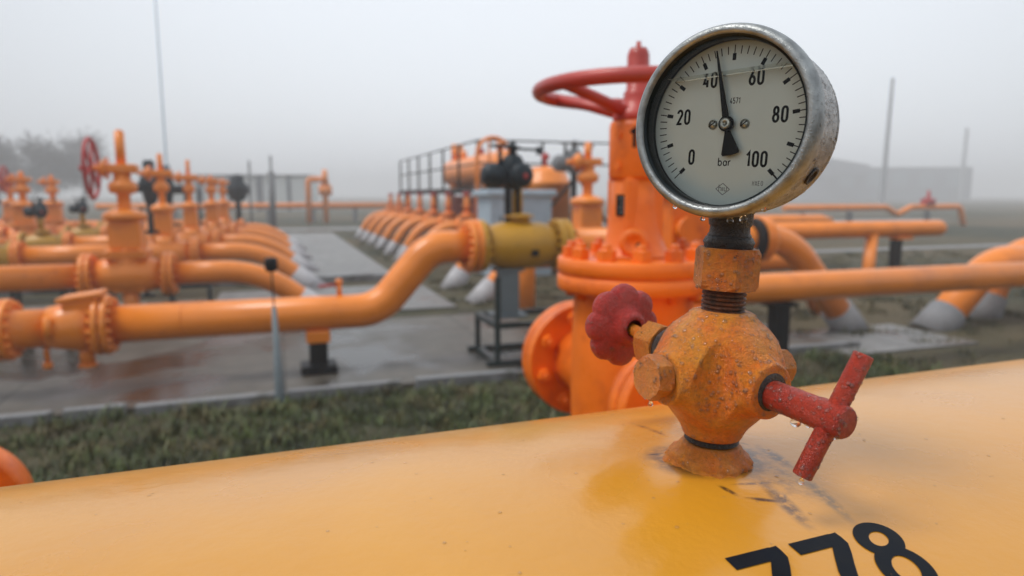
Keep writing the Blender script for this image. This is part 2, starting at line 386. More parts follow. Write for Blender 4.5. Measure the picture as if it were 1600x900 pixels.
# ---------------------------------------------------------------- the large header pipe
HPSI = radians(20.6); HR = .595; CROWN = H-.163
STX, STY = wx(1108, .405, CROWN), .405            # foot of the gauge stand on the crown
hdr = thing('header_pipe', 'very large yellow-orange pipe filling the foreground, painted with black number 778', 'pipe', (STX, STY, CROWN-HR), HPSI)
def header_mat():
    m = bpy.data.materials.new('wet_yellow_orange_gloss_paint'); m.use_nodes = True; nt = m.node_tree; b = nt.nodes["Principled BSDF"]; L = nt.links.new
    tc = N(nt, 'ShaderNodeTexCoord')
    n1 = N(nt, 'ShaderNodeTexNoise'); n1.inputs['Scale'].default_value = 7; n1.inputs['Detail'].default_value = 7; L(tc.outputs['Object'], n1.inputs['Vector'])
    cr = N(nt, 'ShaderNodeValToRGB'); e = cr.color_ramp.elements
    e[0].position = .3; e[0].color = (.58,.25,.014,1); e[1].position = .7; e[1].color = (.64,.295,.028,1); L(n1.outputs['Fac'], cr.inputs[0])
    # yellow reflection of the stand painted in, and grey grime round the weld, shaped by noise
    def blob(cx, cy, rx, ry, rot, lo, hi, amt, nscale, prev, col, thr=(.42,.62)):
        mp = N(nt, 'ShaderNodeMapping', vector_type='TEXTURE'); mp.inputs['Location'].default_value = (cx, cy, HR); mp.inputs['Rotation'].default_value = (0, 0, rot); mp.inputs['Scale'].default_value = (rx, ry, 10)
        L(tc.outputs['Object'], mp.inputs['Vector'])
        ln = N(nt, 'ShaderNodeVectorMath', operation='LENGTH'); L(mp.outputs[0], ln.inputs[0])
        ns = N(nt, 'ShaderNodeTexNoise'); ns.inputs['Scale'].default_value = nscale; ns.inputs['Detail'].default_value = 8; ns.inputs['Roughness'].default_value = .7; L(tc.outputs['Object'], ns.inputs['Vector'])
        r1 = N(nt, 'ShaderNodeMapRange', interpolation_type='SMOOTHSTEP'); r1.inputs['From Min'].default_value = hi; r1.inputs['From Max'].default_value = lo; L(ln.outputs['Value'], r1.inputs['Value'])
        r2 = N(nt, 'ShaderNodeMapRange'); r2.inputs['From Min'].default_value = thr[0]; r2.inputs['From Max'].default_value = thr[1]; L(ns.outputs['Fac'], r2.inputs['Value'])
        mu = N(nt, 'ShaderNodeMath', operation='MULTIPLY'); L(r1.outputs[0], mu.inputs[0]); L(r2.outputs[0], mu.inputs[1])
        m2 = N(nt, 'ShaderNodeMath', operation='MULTIPLY'); L(mu.outputs[0], m2.inputs[0]); m2.inputs[1].default_value = amt
        mx = N(nt, 'ShaderNodeMixRGB'); L(m2.outputs[0], mx.inputs[0]); L(prev, mx.inputs[1]); mx.inputs[2].default_value = (*col, 1); return mx.outputs[0]
    c_ = cr.outputs[0]
    def streak(x0, s0, x1, s1, wd, amt, ns, thr=(.36,.58), col=(.085,.035,.012)):
        y0, y1 = -s0, -s1; L2 = math.hypot(x1-x0, y1-y0)/2
        return blob((x0+x1)/2, (y0+y1)/2, L2*1.1, wd, atan2(y1-y0, x1-x0), .2, 1.0, amt, ns, c_, col, thr)
    c_ = blob(-.055, -.02, .085, .075, .2, .3, 1.0, .6, 9, c_, (.66,.29,.015), (.2,.5))  # yellower patch, the stand's reflection put into the colour
    c_ = blob(.0, .002, .046, .036, -.2, .6, 1.0, .9, 90, c_, (.08,.035,.012), (.34,.54))
    c_ = blob(.022, -.030, .030, .050, .2, .2, 1.0, .6, 110, c_, (.16,.07,.02), (.44,.62))
    c_ = streak(-.018, .030, -.015, .049, .0028, 1.0, 200, (.3,.5))
    c_ = streak(-.015, .048, .006, .060, .0028, 1.0, 200, (.3,.5))
    c_ = streak(.010, .032, -.001, .090, .007, .9, 190, (.34,.54))
    c_ = streak(.045, -.012, .038, .034, .007, .9, 190, (.34,.54))
    c_ = streak(.038, .030, .025, .092, .006, .8, 170, (.34,.54), col=(.16,.09,.03))
    c_ = streak(.001, -.104, .001, -.036, .0032, .85, 120)
    c_ = streak(-.034, -.020, -.019, -.018, .0016, 1.0, 60, (.1,.3), (.02,.015,.012))
    c_ = streak(.060, .020, .070, .025, .003, .4, 150)
    c_ = streak(.012, -.034, .030, -.026, .0020, .9, 200)
    c_ = streak(.030, -.026, .041, -.010, .0022, .9, 200)
    c_ = streak(-.012, .034, .016, .040, .0022, .85, 220)
    c_ = streak(.004, .060, .013, .052, .0018, .9, 200)
    L(c_, b.inputs['Base Color'])
    r = N(nt, 'ShaderNodeMapRange'); r.inputs['From Min'].default_value = .3; r.inputs['From Max'].default_value = .7; r.inputs['To Min'].default_value = .24; r.inputs['To Max'].default_value = .36
    L(n1.outputs['Fac'], r.inputs['Value']); L(r.outputs[0], b.inputs['Roughness'])
    b.inputs['Coat Weight'].default_value = .4; b.inputs['Coat Roughness'].default_value = .14
    n3 = N(nt, 'ShaderNodeTexNoise'); n3.inputs['Scale'].default_value = 130; n3.inputs['Detail'].default_value = 3; L(tc.outputs['Object'], n3.inputs['Vector'])
    bp = N(nt, 'ShaderNodeBump'); bp.inputs['Strength'].default_value = .10; bp.inputs['Distance'].default_value = .004; L(n3.outputs['Fac'], bp.inputs['Height'])
    n4 = N(nt, 'ShaderNodeTexNoise'); n4.inputs['Scale'].default_value = 14; n4.inputs['Detail'].default_value = 2; L(tc.outputs['Object'], n4.inputs['Vector'])
    b2 = N(nt, 'ShaderNodeBump'); b2.inputs['Strength'].default_value = .10; b2.inputs['Distance'].default_value = .02; L(n4.outputs['Fac'], b2.inputs['Height']); L(bp.outputs[0], b2.inputs['Normal'])
    L(b2.outputs[0], b.inputs['Normal']); return m
HM = header_mat()
q = MB(); q.lathe([(HR, -3.2), (HR, -1.5), (HR, 0), (HR, 1.5), (HR, 3.4)], (0,0,0), (1,0,0), 256)
hb = q.build('pipe_shell', HM, hdr)
def dish(s):  # domed ends
    return [(HR*cos(t)+1e-4, s*(3.2 if s < 0 else 3.4)+s*.22*sin(t)) for t in [radians(10*k) for k in range(10)]]
q = MB(); q.lathe(dish(1), (0,0,0), (1,0,0), 96); q.build('end_cap', HM, hdr)
q = MB(); q.lathe(dish(-1), (0,0,0), (1,0,0), 96); q.build('end_cap', HM, hdr)
def on_header(a, s, off=.0004):      # a along the axis, s arc length from the crown towards the camera
    t = s/HR; r = HR+off; return Vector((a, -r*sin(t), r*cos(t)))
def header_hit(px, py):
    yc = 450-py; d = Vector((px-800, F*cp+yc*sp, -F*sp+yc*cp)).normalized(); o = Vector((0,0,H))-Vector((STX,STY,CROWN-HR))
    R = Matrix.Rotation(-HPSI, 3, 'Z'); d = R @ d; o = R @ o
    A = d.y**2+d.z**2; B = 2*(o.y*d.y+o.z*d.z); C = o.y**2+o.z**2-HR**2; t = (-B-sqrt(B*B-4*A*C))/(2*A); p = o+d*t
    return p.x, -HR*atan2(p.y, p.z)
# the number 778: every digit is a coat of black paint on the shell
def resample(pts, step):
    qq = [pts[0]]
    for a, b in zip(pts[:-1], pts[1:]):
        m_ = max(1, int(math.dist(a, b)/step))
        for j in range(1, m_+1): qq.append((a[0]+(b[0]-a[0])*j/m_, a[1]+(b[1]-a[1])*j/m_))
    return qq
def seven(x): return [[(x-51.7,95.2),(x-25.5,94.6)], [(x-25.6,90.6),(x-25.4,94),(x-25.7,97.5),(x-29,102.5),(x-34,109),(x-39,116),(x-43,124),(x-45.5,133),(x-46.5,145)]]
eight = [[(28+9.4*cos(t)-.22*8.9*sin(t), 100.6+8.9*sin(t)) for t in [2*pi*k/36 for k in range(36)]+[0]],
         [(22.6+10.6*cos(t)-.22*12*sin(t), 121.4+12*sin(t)) for t in [2*pi*k/40 for k in range(40)]+[0]]]
for sts, ww in ((seven(-6.5), 8.6), (seven(31), 8.6), (eight, 7.4)):
    q = MB()
    for n_, st in enumerate(sts):
        L_, R_, cl = ribbon([(p[0]*.001, p[1]*.001) for p in (st if sts is eight else resample(st, 2.0))], ww*.001); n = len(L_); o_ = .0004+.00004*n_
        for i in range(n if cl else n-1):
            j = (i+1) % n
            q.add([on_header(L_[i].x, L_[i].y, o_), on_header(R_[i].x, R_[i].y, o_), on_header(R_[j].x, R_[j].y, o_), on_header(L_[j].x, L_[j].y, o_)], [(3,2,1,0)], False)
    q.build('painted_digit', M['ink'], hdr)
# supports that carry the header
for a in (-2.4, 1.9):
    q = MB(); q.box((a, 0, (-CROWN+HR)/2-.22), (.3, 1.0, CROWN-HR-.24)); q.build('support_pier', M['concrete_block'], hdr)
# blind-flanged branch on the far side, only its flange edge in view
bx = wx(-86, 1.28, .92); by = 1.28
br_ = Matrix.Rotation(-HPSI, 3, 'Z') @ Vector((bx-STX, by-STY, .915-(CROWN-HR)))
q = MB(); q.cyl((br_.x, .3, br_.z), (br_.x, br_.y, br_.z), .095, n=40); bo = q.build('branch_pipe', M['orange_near'], hdr)
q = MB(); q.cyl((br_.x, br_.y, br_.z), (br_.x, br_.y+.07, br_.z), .137, bev=.006, n=56); q.build('flange', M['orange_near'], bo)

# ---------------------------------------------------------------- needle valve on the header (millimetre design)
MM = .001
TILT = radians(2.6)
def stand_rot(az): return Matrix.Rotation(TILT, 4, Vector((0.0, 1, 0))) @ Matrix.Rotation(az, 4, 'Z')
nv = thing('needle_valve', 'weathered orange needle valve welded on the large pipe, beaded with water, with red T-handle', 'valve')
nv.matrix_world = Matrix.Translation((STX, STY, CROWN-.006)) @ stand_rot(radians(27)) @ Matrix.Scale(MM, 4)
nv['group'] = 'gauge stand on the large pipe'; del nv['group']
def wet_paint(name, base, rust, top, rough=.35, rust_amt=.9, rlo=.60, rhi=.68, scale=1.0):
    """thick brush paint in millimetre units: blotches, chips to dark rust, brush relief, fine beads of water"""
    m = bpy.data.materials.new(name); m.use_nodes = True; nt = m.node_tree; b = nt.nodes["Principled BSDF"]; L = nt.links.new
    tc = N(nt, 'ShaderNodeTexCoord'); V = tc.outputs['Object']
    def noise(s, d=6, r=.6):
        n = N(nt, 'ShaderNodeTexNoise'); n.inputs['Scale'].default_value = s*scale; n.inputs['Detail'].default_value = d; n.inputs['Roughness'].default_value = r; L(V, n.inputs['Vector']); return n.outputs['Fac']
    def rng(x, a, b_, c_=0, d=1):
        r = N(nt, 'ShaderNodeMapRange'); r.inputs['From Min'].default_value = a; r.inputs['From Max'].default_value = b_; r.inputs['To Min'].default_value = c_; r.inputs['To Max'].default_value = d; L(x, r.inputs['Value']); return r.outputs[0]
    mx = N(nt, 'ShaderNodeMixRGB'); L(rng(noise(.05), .35, .65), mx.inputs[0]); mx.inputs[1].default_value = (*base, 1); mx.inputs[2].default_value = (*top, 1)
    m2 = N(nt, 'ShaderNodeMixRGB', blend_type='MULTIPLY'); m2.inputs[0].default_value = 1; L(mx.outputs[0], m2.inputs[1])
    cc = N(nt, 'ShaderNodeCombineColor'); k = rng(noise(.35, 5, .7), .25, .75, .72, 1.2)
    for i in range(3): L(k, cc.inputs[i])
    L(cc.outputs[0], m2.inputs[2])
    m3 = N(nt, 'ShaderNodeMixRGB'); L(rng(noise(.14, 9, .72), rlo, rhi, 0, rust_amt), m3.inputs[0]); L(m2.outputs[0], m3.inputs[1]); m3.inputs[2].default_value = (*rust, 1)
    L(m3.outputs[0], b.inputs['Base Color'])
    L(rng(noise(.3), .3, .7, rough-.1, rough+.18), b.inputs['Roughness'])
    b.inputs['Coat Weight'].default_value = .22; b.inputs['Coat Roughness'].default_value = .08
    bp = N(nt, 'ShaderNodeBump'); bp.inputs['Strength'].default_value = .5; bp.inputs['Distance'].default_value = .9; L(noise(.45, 6, .7), bp.inputs['Height'])
    vo = N(nt, 'ShaderNodeTexVoronoi'); vo.inputs['Scale'].default_value = 1.7*scale; vo.inputs['Randomness'].default_value = 1; L(V, vo.inputs['Vector'])
    r3 = N(nt, 'ShaderNodeMapRange', interpolation_type='SMOOTHSTEP'); r3.inputs['From Min'].default_value = .45; r3.inputs['From Max'].default_value = .12; L(vo.outputs['Distance'], r3.inputs['Value'])
    b2 = N(nt, 'ShaderNodeBump'); b2.inputs['Strength'].default_value = .6; b2.inputs['Distance'].default_value = .28; L(r3.outputs[0], b2.inputs['Height']); L(bp.outputs[0], b2.inputs['Normal'])
    L(b2.outputs[0], b.inputs['Normal']); L(b2.outputs[0], b.inputs['Coat Normal']); return m
M['nv'] = wet_paint('chipped_orange_paint', (.88,.20,.005), (.22,.05,.015), (.86,.32,.020), rlo=.70, rhi=.76, rust_amt=.7)
M['nvy'] = wet_paint('chipped_yellow_orange_paint', (.74,.27,.022), (.045,.022,.014), (.70,.17,.012), rlo=.62, rhi=.67, rust_amt=.9)
M['nvr'] = wet_paint('wet_red_paint', (.46,.030,.014), (.20,.02,.012), (.56,.055,.022), rlo=.66, rhi=.76, rust_amt=.6)
M['knob'] = wet_paint('faded_red_plastic', (.50,.022,.018), (.26,.015,.012), (.58,.04,.03), rough=.45, rlo=.66, rhi=.7, rust_amt=.5)
M['rust'] = wet_paint('rusty_thread_steel', (.10,.032,.012), (.016,.012,.010), (.22,.06,.015), rough=.4, rlo=.45, rhi=.6)
M['blacksteel'] = wet_paint('wet_black_steel', (.030,.026,.024), (.11,.045,.02), (.016,.015,.016), rough=.28, rlo=.55, rhi=.7, rust_amt=.6)

# body: star-shaped solid found by bisection along rays
def body_mesh():
    nth, nph = 260, 170
    th = np.linspace(0, 2*pi, nth, endpoint=False); ph = np.linspace(-pi/2+.0005, pi/2-.0005, nph)
    TH, PH = np.meshgrid(th, ph); D = np.stack([np.cos(PH)*np.cos(TH), np.cos(PH)*np.sin(TH), np.sin(PH)], -1)
    def smin(a, b, k): h = np.clip(.5+.5*(b-a)/k, 0, 1); return b*(1-h)+a*h-k*h*(1-h)
    def smax(a, b, k): return -smin(-a, -b, k)
    def f(P):
        x, y, z = P[...,0], P[...,1], P[...,2]
        rho = np.sqrt(x*x+y*y)
        ball = np.sqrt(x*x+y*y+((z)*.98)**2)-40.8
        cone = (rho-15.5)*.80-(z+38)*.66; cone = cone                                # tapers in towards the foot
        d = smax(ball, cone, 10)
        top = smax(rho-17, z-40.5, 4); d = smin(d, top, 7)
        d = smax(d, z-40.5, 2.5); d = smax(d, -z-38.5, 2)
        for (a, b, c_, rr, ex) in ((x, y, z, 17.5, 42), (-x, y, z, 17, 42), (y, x, z, 18, 43), (-y, x, z, 17.5, 42.5)):
            zz = c_-1
            boss = smax(np.sqrt(b*b+zz*zz)-rr+np.clip(a-30, 0, 20)*.12, np.maximum(a-ex, -a), 1.6)
            d = smin(d, boss, 4.5)
        for sx, sy in ((-1,-1), (1,-1), (1,1), (-1,1)):                                      # leaf-shaped scoops between the bosses
            dg = (x*sx+y*sy)/sqrt(2); tg = (x*sy-y*sx)/sqrt(2)*sx*sy
            g_ = np.sqrt((tg*1.15)**2+(np.sqrt(np.maximum(dg, 0)**2+(z+4)**2)-50)**2)-(19.6-(z+9)**2*.0105)
            d = np.where(dg > 5, smax(d, -g_, .9), d)
        return d
    lo = np.zeros(TH.shape); hi = np.full(TH.shape, 62.)
    for _ in range(26):
        m_ = (lo+hi)/2; ins = f(D*m_[..., None]) < 0; lo = np.where(ins, m_, lo); hi = np.where(ins, hi, m_)
    P = D*lo[..., None]; q = MB()
    vs_ = [tuple(p) for p in P.reshape(-1, 3)]; fs = []
    for i in range(nph-1):
        for k in range(nth): fs.append((i*nth+k, i*nth+(k+1) % nth, (i+1)*nth+(k+1) % nth, (i+1)*nth+k))
    fs.append(tuple(reversed(range(nth)))); fs.append(tuple((nph-1)*nth+k for k in range(nth)))
    q.add(vs_, fs, True); q.v = [(x, y, z+60) for x, y, z in q.v]; return q
nbody = body_mesh().build('body', M['nv'], nv)
BZ = 61
# weld foot
def wob(r, z, a): 
    k = (1-z/20.0) if z < 20 else 0
    return r*(1+k*(.04*sin(3*a+1)+.035*sin(7*a+z*.3)+.03*sin(13*a+2+z*.5)+.022*sin(23*a)+.015*sin(37*a+z))), z+k*1.1*sin(5*a)+k*.5*sin(17*a)
q = MB(); q.lathe([(29,2.0),(28,4),(26.6,5.6),(25.2,6.6),(25.8,8),(24.2,10.5),(21.8,11.6),(20.0,13),(19.0,15),(18.4,16.2),(17.0,17.2),(13,17.4)], n=200, wob=wob)
nfoot = q.build('weld_foot', M['nvy'], nv)
q = MB(); pr = [(15.5, 18)]
for k in range(4): pr += [(16.5, 19+k*1.4), (15.2, 19.7+k*1.4)]
q.lathe(pr+[(15, 26)], n=64); q.build('thread', M['blacksteel'], nv)
# upper thread, union nut, collar
q = MB(); pr = [(12.4, 98)]
for k in range(5): pr += [(13.0, 99.5+k*2.6), (13.0, 100.7+k*2.6), (11.6, 101.3+k*2.6), (11.6, 101.8+k*2.6)]
q.lathe(pr+[(12, 114)], n=64); q.build('thread', M['rust'], nv)
q = MB(); q.hexa((0,0,113.5), (0,0,138), 19.4, phase=radians(2), ch=.16); nhex = q.build('union_nut', M['nvy'], nv)
q = MB(); q.lathe([(14,137.5),(14.4,140),(15,141.5),(13.5,144.5),(12,145)], n=48); q.build('collar_ring', M['blacksteel'], nv)
# left-front plug, with thread behind it
def plug(d, L0, L1, L2, r, name='plug', m='nvy', ph=.2):
    d = Vector(d).normalized(); c0 = Vector((0,0,BZ)); q = MB(); q.hexa(c0+d*L1, c0+d*L2, r, phase=ph, ch=.2); o = q.build(name, M[m], nv)
    pr = [(r*.72, L0)]; t = L0
    while t < L1: pr += [(r*.80, t+.6), (r*.70, t+1.2)]; t += 1.5
    q = MB(); q.lathe(pr+[(r*.7, L1+1)], c0, d, 48); q.build('plug_thread', M['rust'], o); return o
np1 = plug((-1,0,.03), 38, 43.5, 54.5, 13.6)
np2 = plug((1,0,0), 38, 44, 56, 13.0, ph=.35)
# T-handle towards the camera
q = MB(); q.lathe([(10.9,38),(10.9,42.8),(9,43.4),(8,43.4)], (0,0,BZ), (0,-1,0), 48); q.build('gland_ring', M['blacksteel'], nv)
th_end = 90
q = MB(); q.lathe([(8.2,41),(8.2,th_end-19),(8.6,th_end-16),(8.6,th_end-1.5),(7.6,th_end),(0,th_end)], (0,0,BZ), (0,-1,-.03), 48)
nth_ = q.build('handle_spindle', M['nvr'], nv)
cb = Vector((0, -th_end+8.5, BZ-1.5))
# bar direction: leans 25 degrees from the vertical
bd = Vector((.37, -.12, .92)).normalized()
q = MB(); q.lathe([(4.4,-34.5),(5.0,-34),(5.0,34.5),(4.6,35),(0,35)], cb, bd, 32)
q.lathe([(0,-34.4),(4.4,-34.4)], cb, bd, 32)
ncb = q.build('cross_bar', M['nvr'], nth_)
# lobed red hand knob behind, on its nut and spindle
q = MB(); q.lathe([(15.5,38),(15.5,45),(14,46)], (0,0,BZ+4), (0,1,0), 40); q.build('gland_ring', M['blacksteel'], nv)
q = MB(); q.hexa((0,49,BZ+5), (0,66,BZ+5), 16.2, phase=.30, ch=.1); nk_n = q.build('gland_nut', M['nvy'], nv)
q = MB(); q.lathe([(12.5,44),(12.5,50)], (0,0,BZ+5), (0,1,0), 40); q.build('gland_neck', M['rust'], nv)
q = MB(); q.cyl((0,62,BZ+6.5), (0,92,BZ+11), 4.4); q.build('knob_spindle', M['nv'], nv)
def knob():
    q = MB(); n = 160; rings = []
    prof = [(7,84,0),(9.5,83.5,0),(12.5,86,.0),(14.5,91,.1),(19,92.5,.25),(26.5,93.5,.8),(30.5,96,1),(31.2,100,1),(30,103.5,1),(24,105,.7),(10,106,.2),(.01,106,0)]
    for r, y, k in prof:
        for i in range(n):
            a = 2*pi*i/n; rr = .92*r*(1+k*.095*(abs(cos(4*a))**.7*2-1)*.8)
            rings.append((rr*cos(a), y, BZ+11+rr*sin(a)))
    fs = []
    for i in range(len(prof)-1):
        for k in range(n): fs.append((i*n+k, (i+1)*n+k, (i+1)*n+(k+1) % n, i*n+(k+1) % n))
    return q.add(rings, fs, True)
nkn = knob().build('hand_knob', M['knob'], nv)

# ---------------------------------------------------------------- pressure gauge
GC = Vector((0, 0, 208.5))
GM = Matrix.Translation((STX, STY, CROWN-.006)) @ Matrix.Rotation(TILT, 4, Vector((0,1,0))) @ Matrix.Scale(MM, 4) @ Matrix.Translation(GC) @ Matrix.Rotation(radians(-40), 4, 'Z') @ Matrix.Translation((0,-5,0))
pg = thing('pressure_gauge', 'round steel pressure gauge with white dial marked 0 to 100 bar, beaded with water', 'gauge')
pg.matrix_world = GM
def steel_mat(name, col, rough, scale=1, drops=.6):
    m = bpy.data.materials.new(name); m.use_nodes = True; nt = m.node_tree; b = nt.nodes["Principled BSDF"]; L = nt.links.new
    tc = N(nt, 'ShaderNodeTexCoord'); V = tc.outputs['Object']; b.inputs['Metallic'].default_value = 1
    n1 = N(nt, 'ShaderNodeTexNoise'); n1.inputs['Scale'].default_value = .12; n1.inputs['Detail'].default_value = 8; L(V, n1.inputs['Vector'])
    cr = N(nt, 'ShaderNodeValToRGB'); e = cr.color_ramp.elements; e[0].position = .35; e[0].color = (*[k*.6 for k in col], 1); e[1].position = .65; e[1].color = (*col, 1)
    L(n1.outputs['Fac'], cr.inputs[0]); L(cr.outputs[0], b.inputs['Base Color'])
    r = N(nt, 'ShaderNodeMapRange'); r.inputs['To Min'].default_value = rough-.08; r.inputs['To Max'].default_value = rough+.14; L(n1.outputs['Fac'], r.inputs['Value']); L(r.outputs[0], b.inputs['Roughness'])
    vo = N(nt, 'ShaderNodeTexVoronoi'); vo.inputs['Scale'].default_value = .8; L(V, vo.inputs['Vector'])
    r3 = N(nt, 'ShaderNodeMapRange', interpolation_type='SMOOTHSTEP'); r3.inputs['From Min'].default_value = .45; r3.inputs['From Max'].default_value = .1; L(vo.outputs['Distance'], r3.inputs['Value'])
    b2 = N(nt, 'ShaderNodeBump'); b2.inputs['Strength'].default_value = drops; b2.inputs['Distance'].default_value = .4; L(r3.outputs[0], b2.inputs['Height']); L(b2.outputs[0], b.inputs['Normal']); return m
M['case'] = steel_mat('wet_stainless_steel', (.50,.50,.49), .36)
M['bezel'] = steel_mat('satin_steel_bezel', (.40,.42,.42), .42, drops=.2)
M['gdark'] = mat('dark_green_black_ring', (.004,.009,.011), .35, var=.2, spec=.25, vscale=.2)
M['dial'] = mat('white_dial_enamel', (.76,.82,.79), .45, var=.03, vscale=.03, rvar=.02)
M['mark'] = mat('dial_black', (.004,.005,.006), .6, var=0, spec=.15)
M['markgrey'] = mat('dial_grey_print', (.20,.21,.21), .5, var=0)
M['screw'] = steel_mat('screw_steel', (.5,.49,.44), .3, drops=0)
fwd = (0,-1,0)
q = MB(); q.lathe([(0.01,-31),(40,-31),(47,-30),(49,-27),(49.6,-23),(48.6,-22),(48.6,-20.5),(49.8,-19.5),(49.8,6),(49.8,14)], (0,0,0), fwd, 128); q.f.pop(); q.sm.pop()
gcase = q.build('case', M['case'], pg)
q = MB(); q.lathe([(49.9,9),(51.0,9.4),(52.2,12),(53.0,16),(52.9,20),(51.9,23.4),(50.2,25.2),(48.3,25.4),(47.0,24.4),(46.8,22.5)], (0,0,0), fwd, 160)
# ring: drop the automatic end caps so the middle stays open
q.f = [f for f in q.f if len(f) < 20]; q.sm = q.sm[:len(q.f)]
gbez = q.build('bezel', M['bezel'], pg)
q = MB(); q.lathe([(47.2,23.2),(45.6,22.6),(45.4,14.5),(46.5,11.5),(46.2,10.2)], (0,0,0), fwd, 128); q.f = [f for f in q.f if len(f) < 20]; q.sm = q.sm[:len(q.f)]
q.build('inner_ring', M['gdark'], pg)
q = MB(); q.lathe([(45.9,9.2),(45.9,10),(0.01,10)], (0,0,0), fwd, 128, smooth=False); gd = q.build('dial', M['dial'], pg)
def dv(x, z, y=-10.06): return Vector((x, y, z))
def bar2(q, a0, r0, r1, w_, y=-10.06):
    a = radians(a0); d = Vector((sin(a), cos(a))); n = Vector((d.y, -d.x))*w_/2
    P = [d*r0-n, d*r0+n, d*r1+n, d*r1-n]; q.add([dv(p.x, p.y, y) for p in P], [(0,1,2,3)], False)
q = MB()
for k in range(51):
    a = -135+5.4*k; maj = k % 5 == 0
    bar2(q, a, 37.6 if maj else 38.6, 43.6 if maj else 43.0, .55)
    if maj: bar2(q, a, 35.2, 39.0, 2.1, -10.10)
bar2(q, 135, 37, 45.2, .9, -10.12)
q.build('scale_marks', M['mark'], gd)
def dial_text(txt, x, z, h, w_, sx, gap, m='mark', name='numeral'):
    q = MB()
    for i_, Q in enumerate(text2d(txt, h, w_, sx, gap)):
        q.add([dv(p[0]+x, p[1]+z, -10.06-.002*(i_ % 7)) for p in Q], [(0,1,2,3)], False)
    return q.build(name, M[m], gd)
for t, x, z in (('0',-21.0,-18.2),('20',-28.0,5.0),('40',-13.2,25.2),('60',13.6,25.2),('80',28.4,4.6),('100',17.6,-19.3)):
    dial_text(t, x, z, 7.7, 1.38, .68, .27)
dial_text('bar', -.6, -20.8, 4.4, .62, .95, .26, name='unit_text')
dial_text('4571', 2.6, 13.0, 3.0, .42, .68, .2, name='small_print')
dial_text('MXE0', 19.5, -32.6, 2.4, .34, .75, .3, 'markgrey', 'small_print')
q = MB()
for a, b in (((-4.4,-36.2),(-.4,-33)), ((-.4,-33),(3.8,-36.4)), ((3.8,-36.4),(-.2,-39.6)), ((-.2,-39.6),(-4.4,-36.2))):
    a, b = Vector(a), Vector(b); n = Vector((-(b-a).y, (b-a).x)).normalized()*.22; q.add([dv(*(a-n)), dv(*(a+n)), dv(*(b+n)), dv(*(b-n))], [(0,1,2,3)], False)
for Q in text2d('hiu', 3.6, .45, 1.0, .22): q.add([dv(p[0]-.3, p[1]-35.6, -10.09) for p in Q], [(0,1,2,3)], False)
q.build('maker_mark', M['markgrey'], gd)
# pointer: slim tip, hub, flared tail
PA = radians(-12.8)
R2 = Matrix.Rotation(-PA, 2)
def pp(x, z, y): a = PA; return Vector((x*cos(a)+z*sin(a), y, -x*sin(a)+z*cos(a)))
q = MB()
def plate(q, poly, y0, y1):
    n = len(poly); vs_ = [pp(x, z, y0) for x, z in poly]+[pp(x, z, y1) for x, z in poly]
    q.add(vs_, [tuple(range(n)), tuple(reversed(range(n, 2*n)))]+[(i, i+n, (i+1) % n+n, (i+1) % n) for i in range(n)], False)
plate(q, [(-1.9,3),(-.35,41.5),(.35,41.5),(1.9,3)], -13.0, -13.5)
plate(q, [(-1.5,-4),(-5.2,-16.3),(-4.6,-17.4),(0,-17.9),(4.6,-17.4),(5.2,-16.3),(1.5,-4)], -13.0, -13.5)
q.lathe([(4.3,12.8),(4.3,14.4),(3.6,15)], (0,0,0), fwd, 48)
gp = q.build('pointer', M['mark'], pg)
q = MB(); q.lathe([(3.2,14.6),(3.2,15.6),(2.6,16.1),(.9,16.1),(.8,15.7),(0.01,15.7)], (0,0,0), fwd, 40); q.build('pointer_hub', M['screw'], gp)
for sx in (-1, 1):
    q = MB(); q.lathe([(2.7,9.8),(2.7,10.6),(2.0,11.5),(0.01,11.9)], (sx*9.3,0,.1), fwd, 32); o = q.build('screw', M['screw'], pg)
    q = MB(); q.box((sx*9.3, -11.8, .1), (4.6, .5, .5), Matrix.Rotation(radians(-40), 3, 'Y')); q.build('screw_slot', M['mark'], o)
# glycerine surface and glass
gl = bpy.data.materials.new('thin_clear_glass'); gl.use_nodes = True; nt = gl.node_tree; nt.nodes.clear()
tr = nt.nodes.new('ShaderNodeBsdfTransparent'); tr.inputs[0].default_value = (.93,.95,.93,1); gs = nt.nodes.new('ShaderNodeBsdfGlossy'); gs.inputs['Roughness'].default_value = .03
fr = nt.nodes.new('ShaderNodeFresnel'); fr.inputs[0].default_value = 1.28; ms = nt.nodes.new('ShaderNodeMixShader'); om = nt.nodes.new('ShaderNodeOutputMaterial')
nt.links.new(fr.outputs[0], ms.inputs[0]); nt.links.new(tr.outputs[0], ms.inputs[1]); nt.links.new(gs.outputs[0], ms.inputs[2]); nt.links.new(ms.outputs[0], om.inputs[0])
q = MB(); q.lathe([(46.6,21.2),(0.01,21.2)], (0,0,0), fwd, 96, smooth=False); q.f = [f for f in q.f if len(f) < 20]; q.sm = q.sm[:len(q.f)]; q.build('glass', gl, pg)
flm = mat('pale_meniscus', (.62,.64,.58), .25, var=.05, vscale=.1)
q = MB(); ztop = 27.6; tl = radians(3.6); 
def fl(x, dz, y): return Vector((x, y, ztop+dz+x*tan(tl)))
hw = sqrt(45.2**2-ztop**2)
q.add([fl(-hw+1, -.32, -10.3), fl(hw-1.5, -.32, -10.3), fl(hw-1.5, .32, -10.3), fl(-hw+1, .32, -10.3)], [(0,1,2,3)], False)
q.add([fl(-hw+1, .1, -10.3), fl(hw-1.5, .1, -10.3), fl(hw-1.5, .1, -20.8), fl(-hw+1, .1, -20.8)], [(0,1,2,3)], False)
liq = bpy.data.materials.new('liquid_surface'); liq.use_nodes = True; nt = liq.node_tree; nt.nodes.clear()
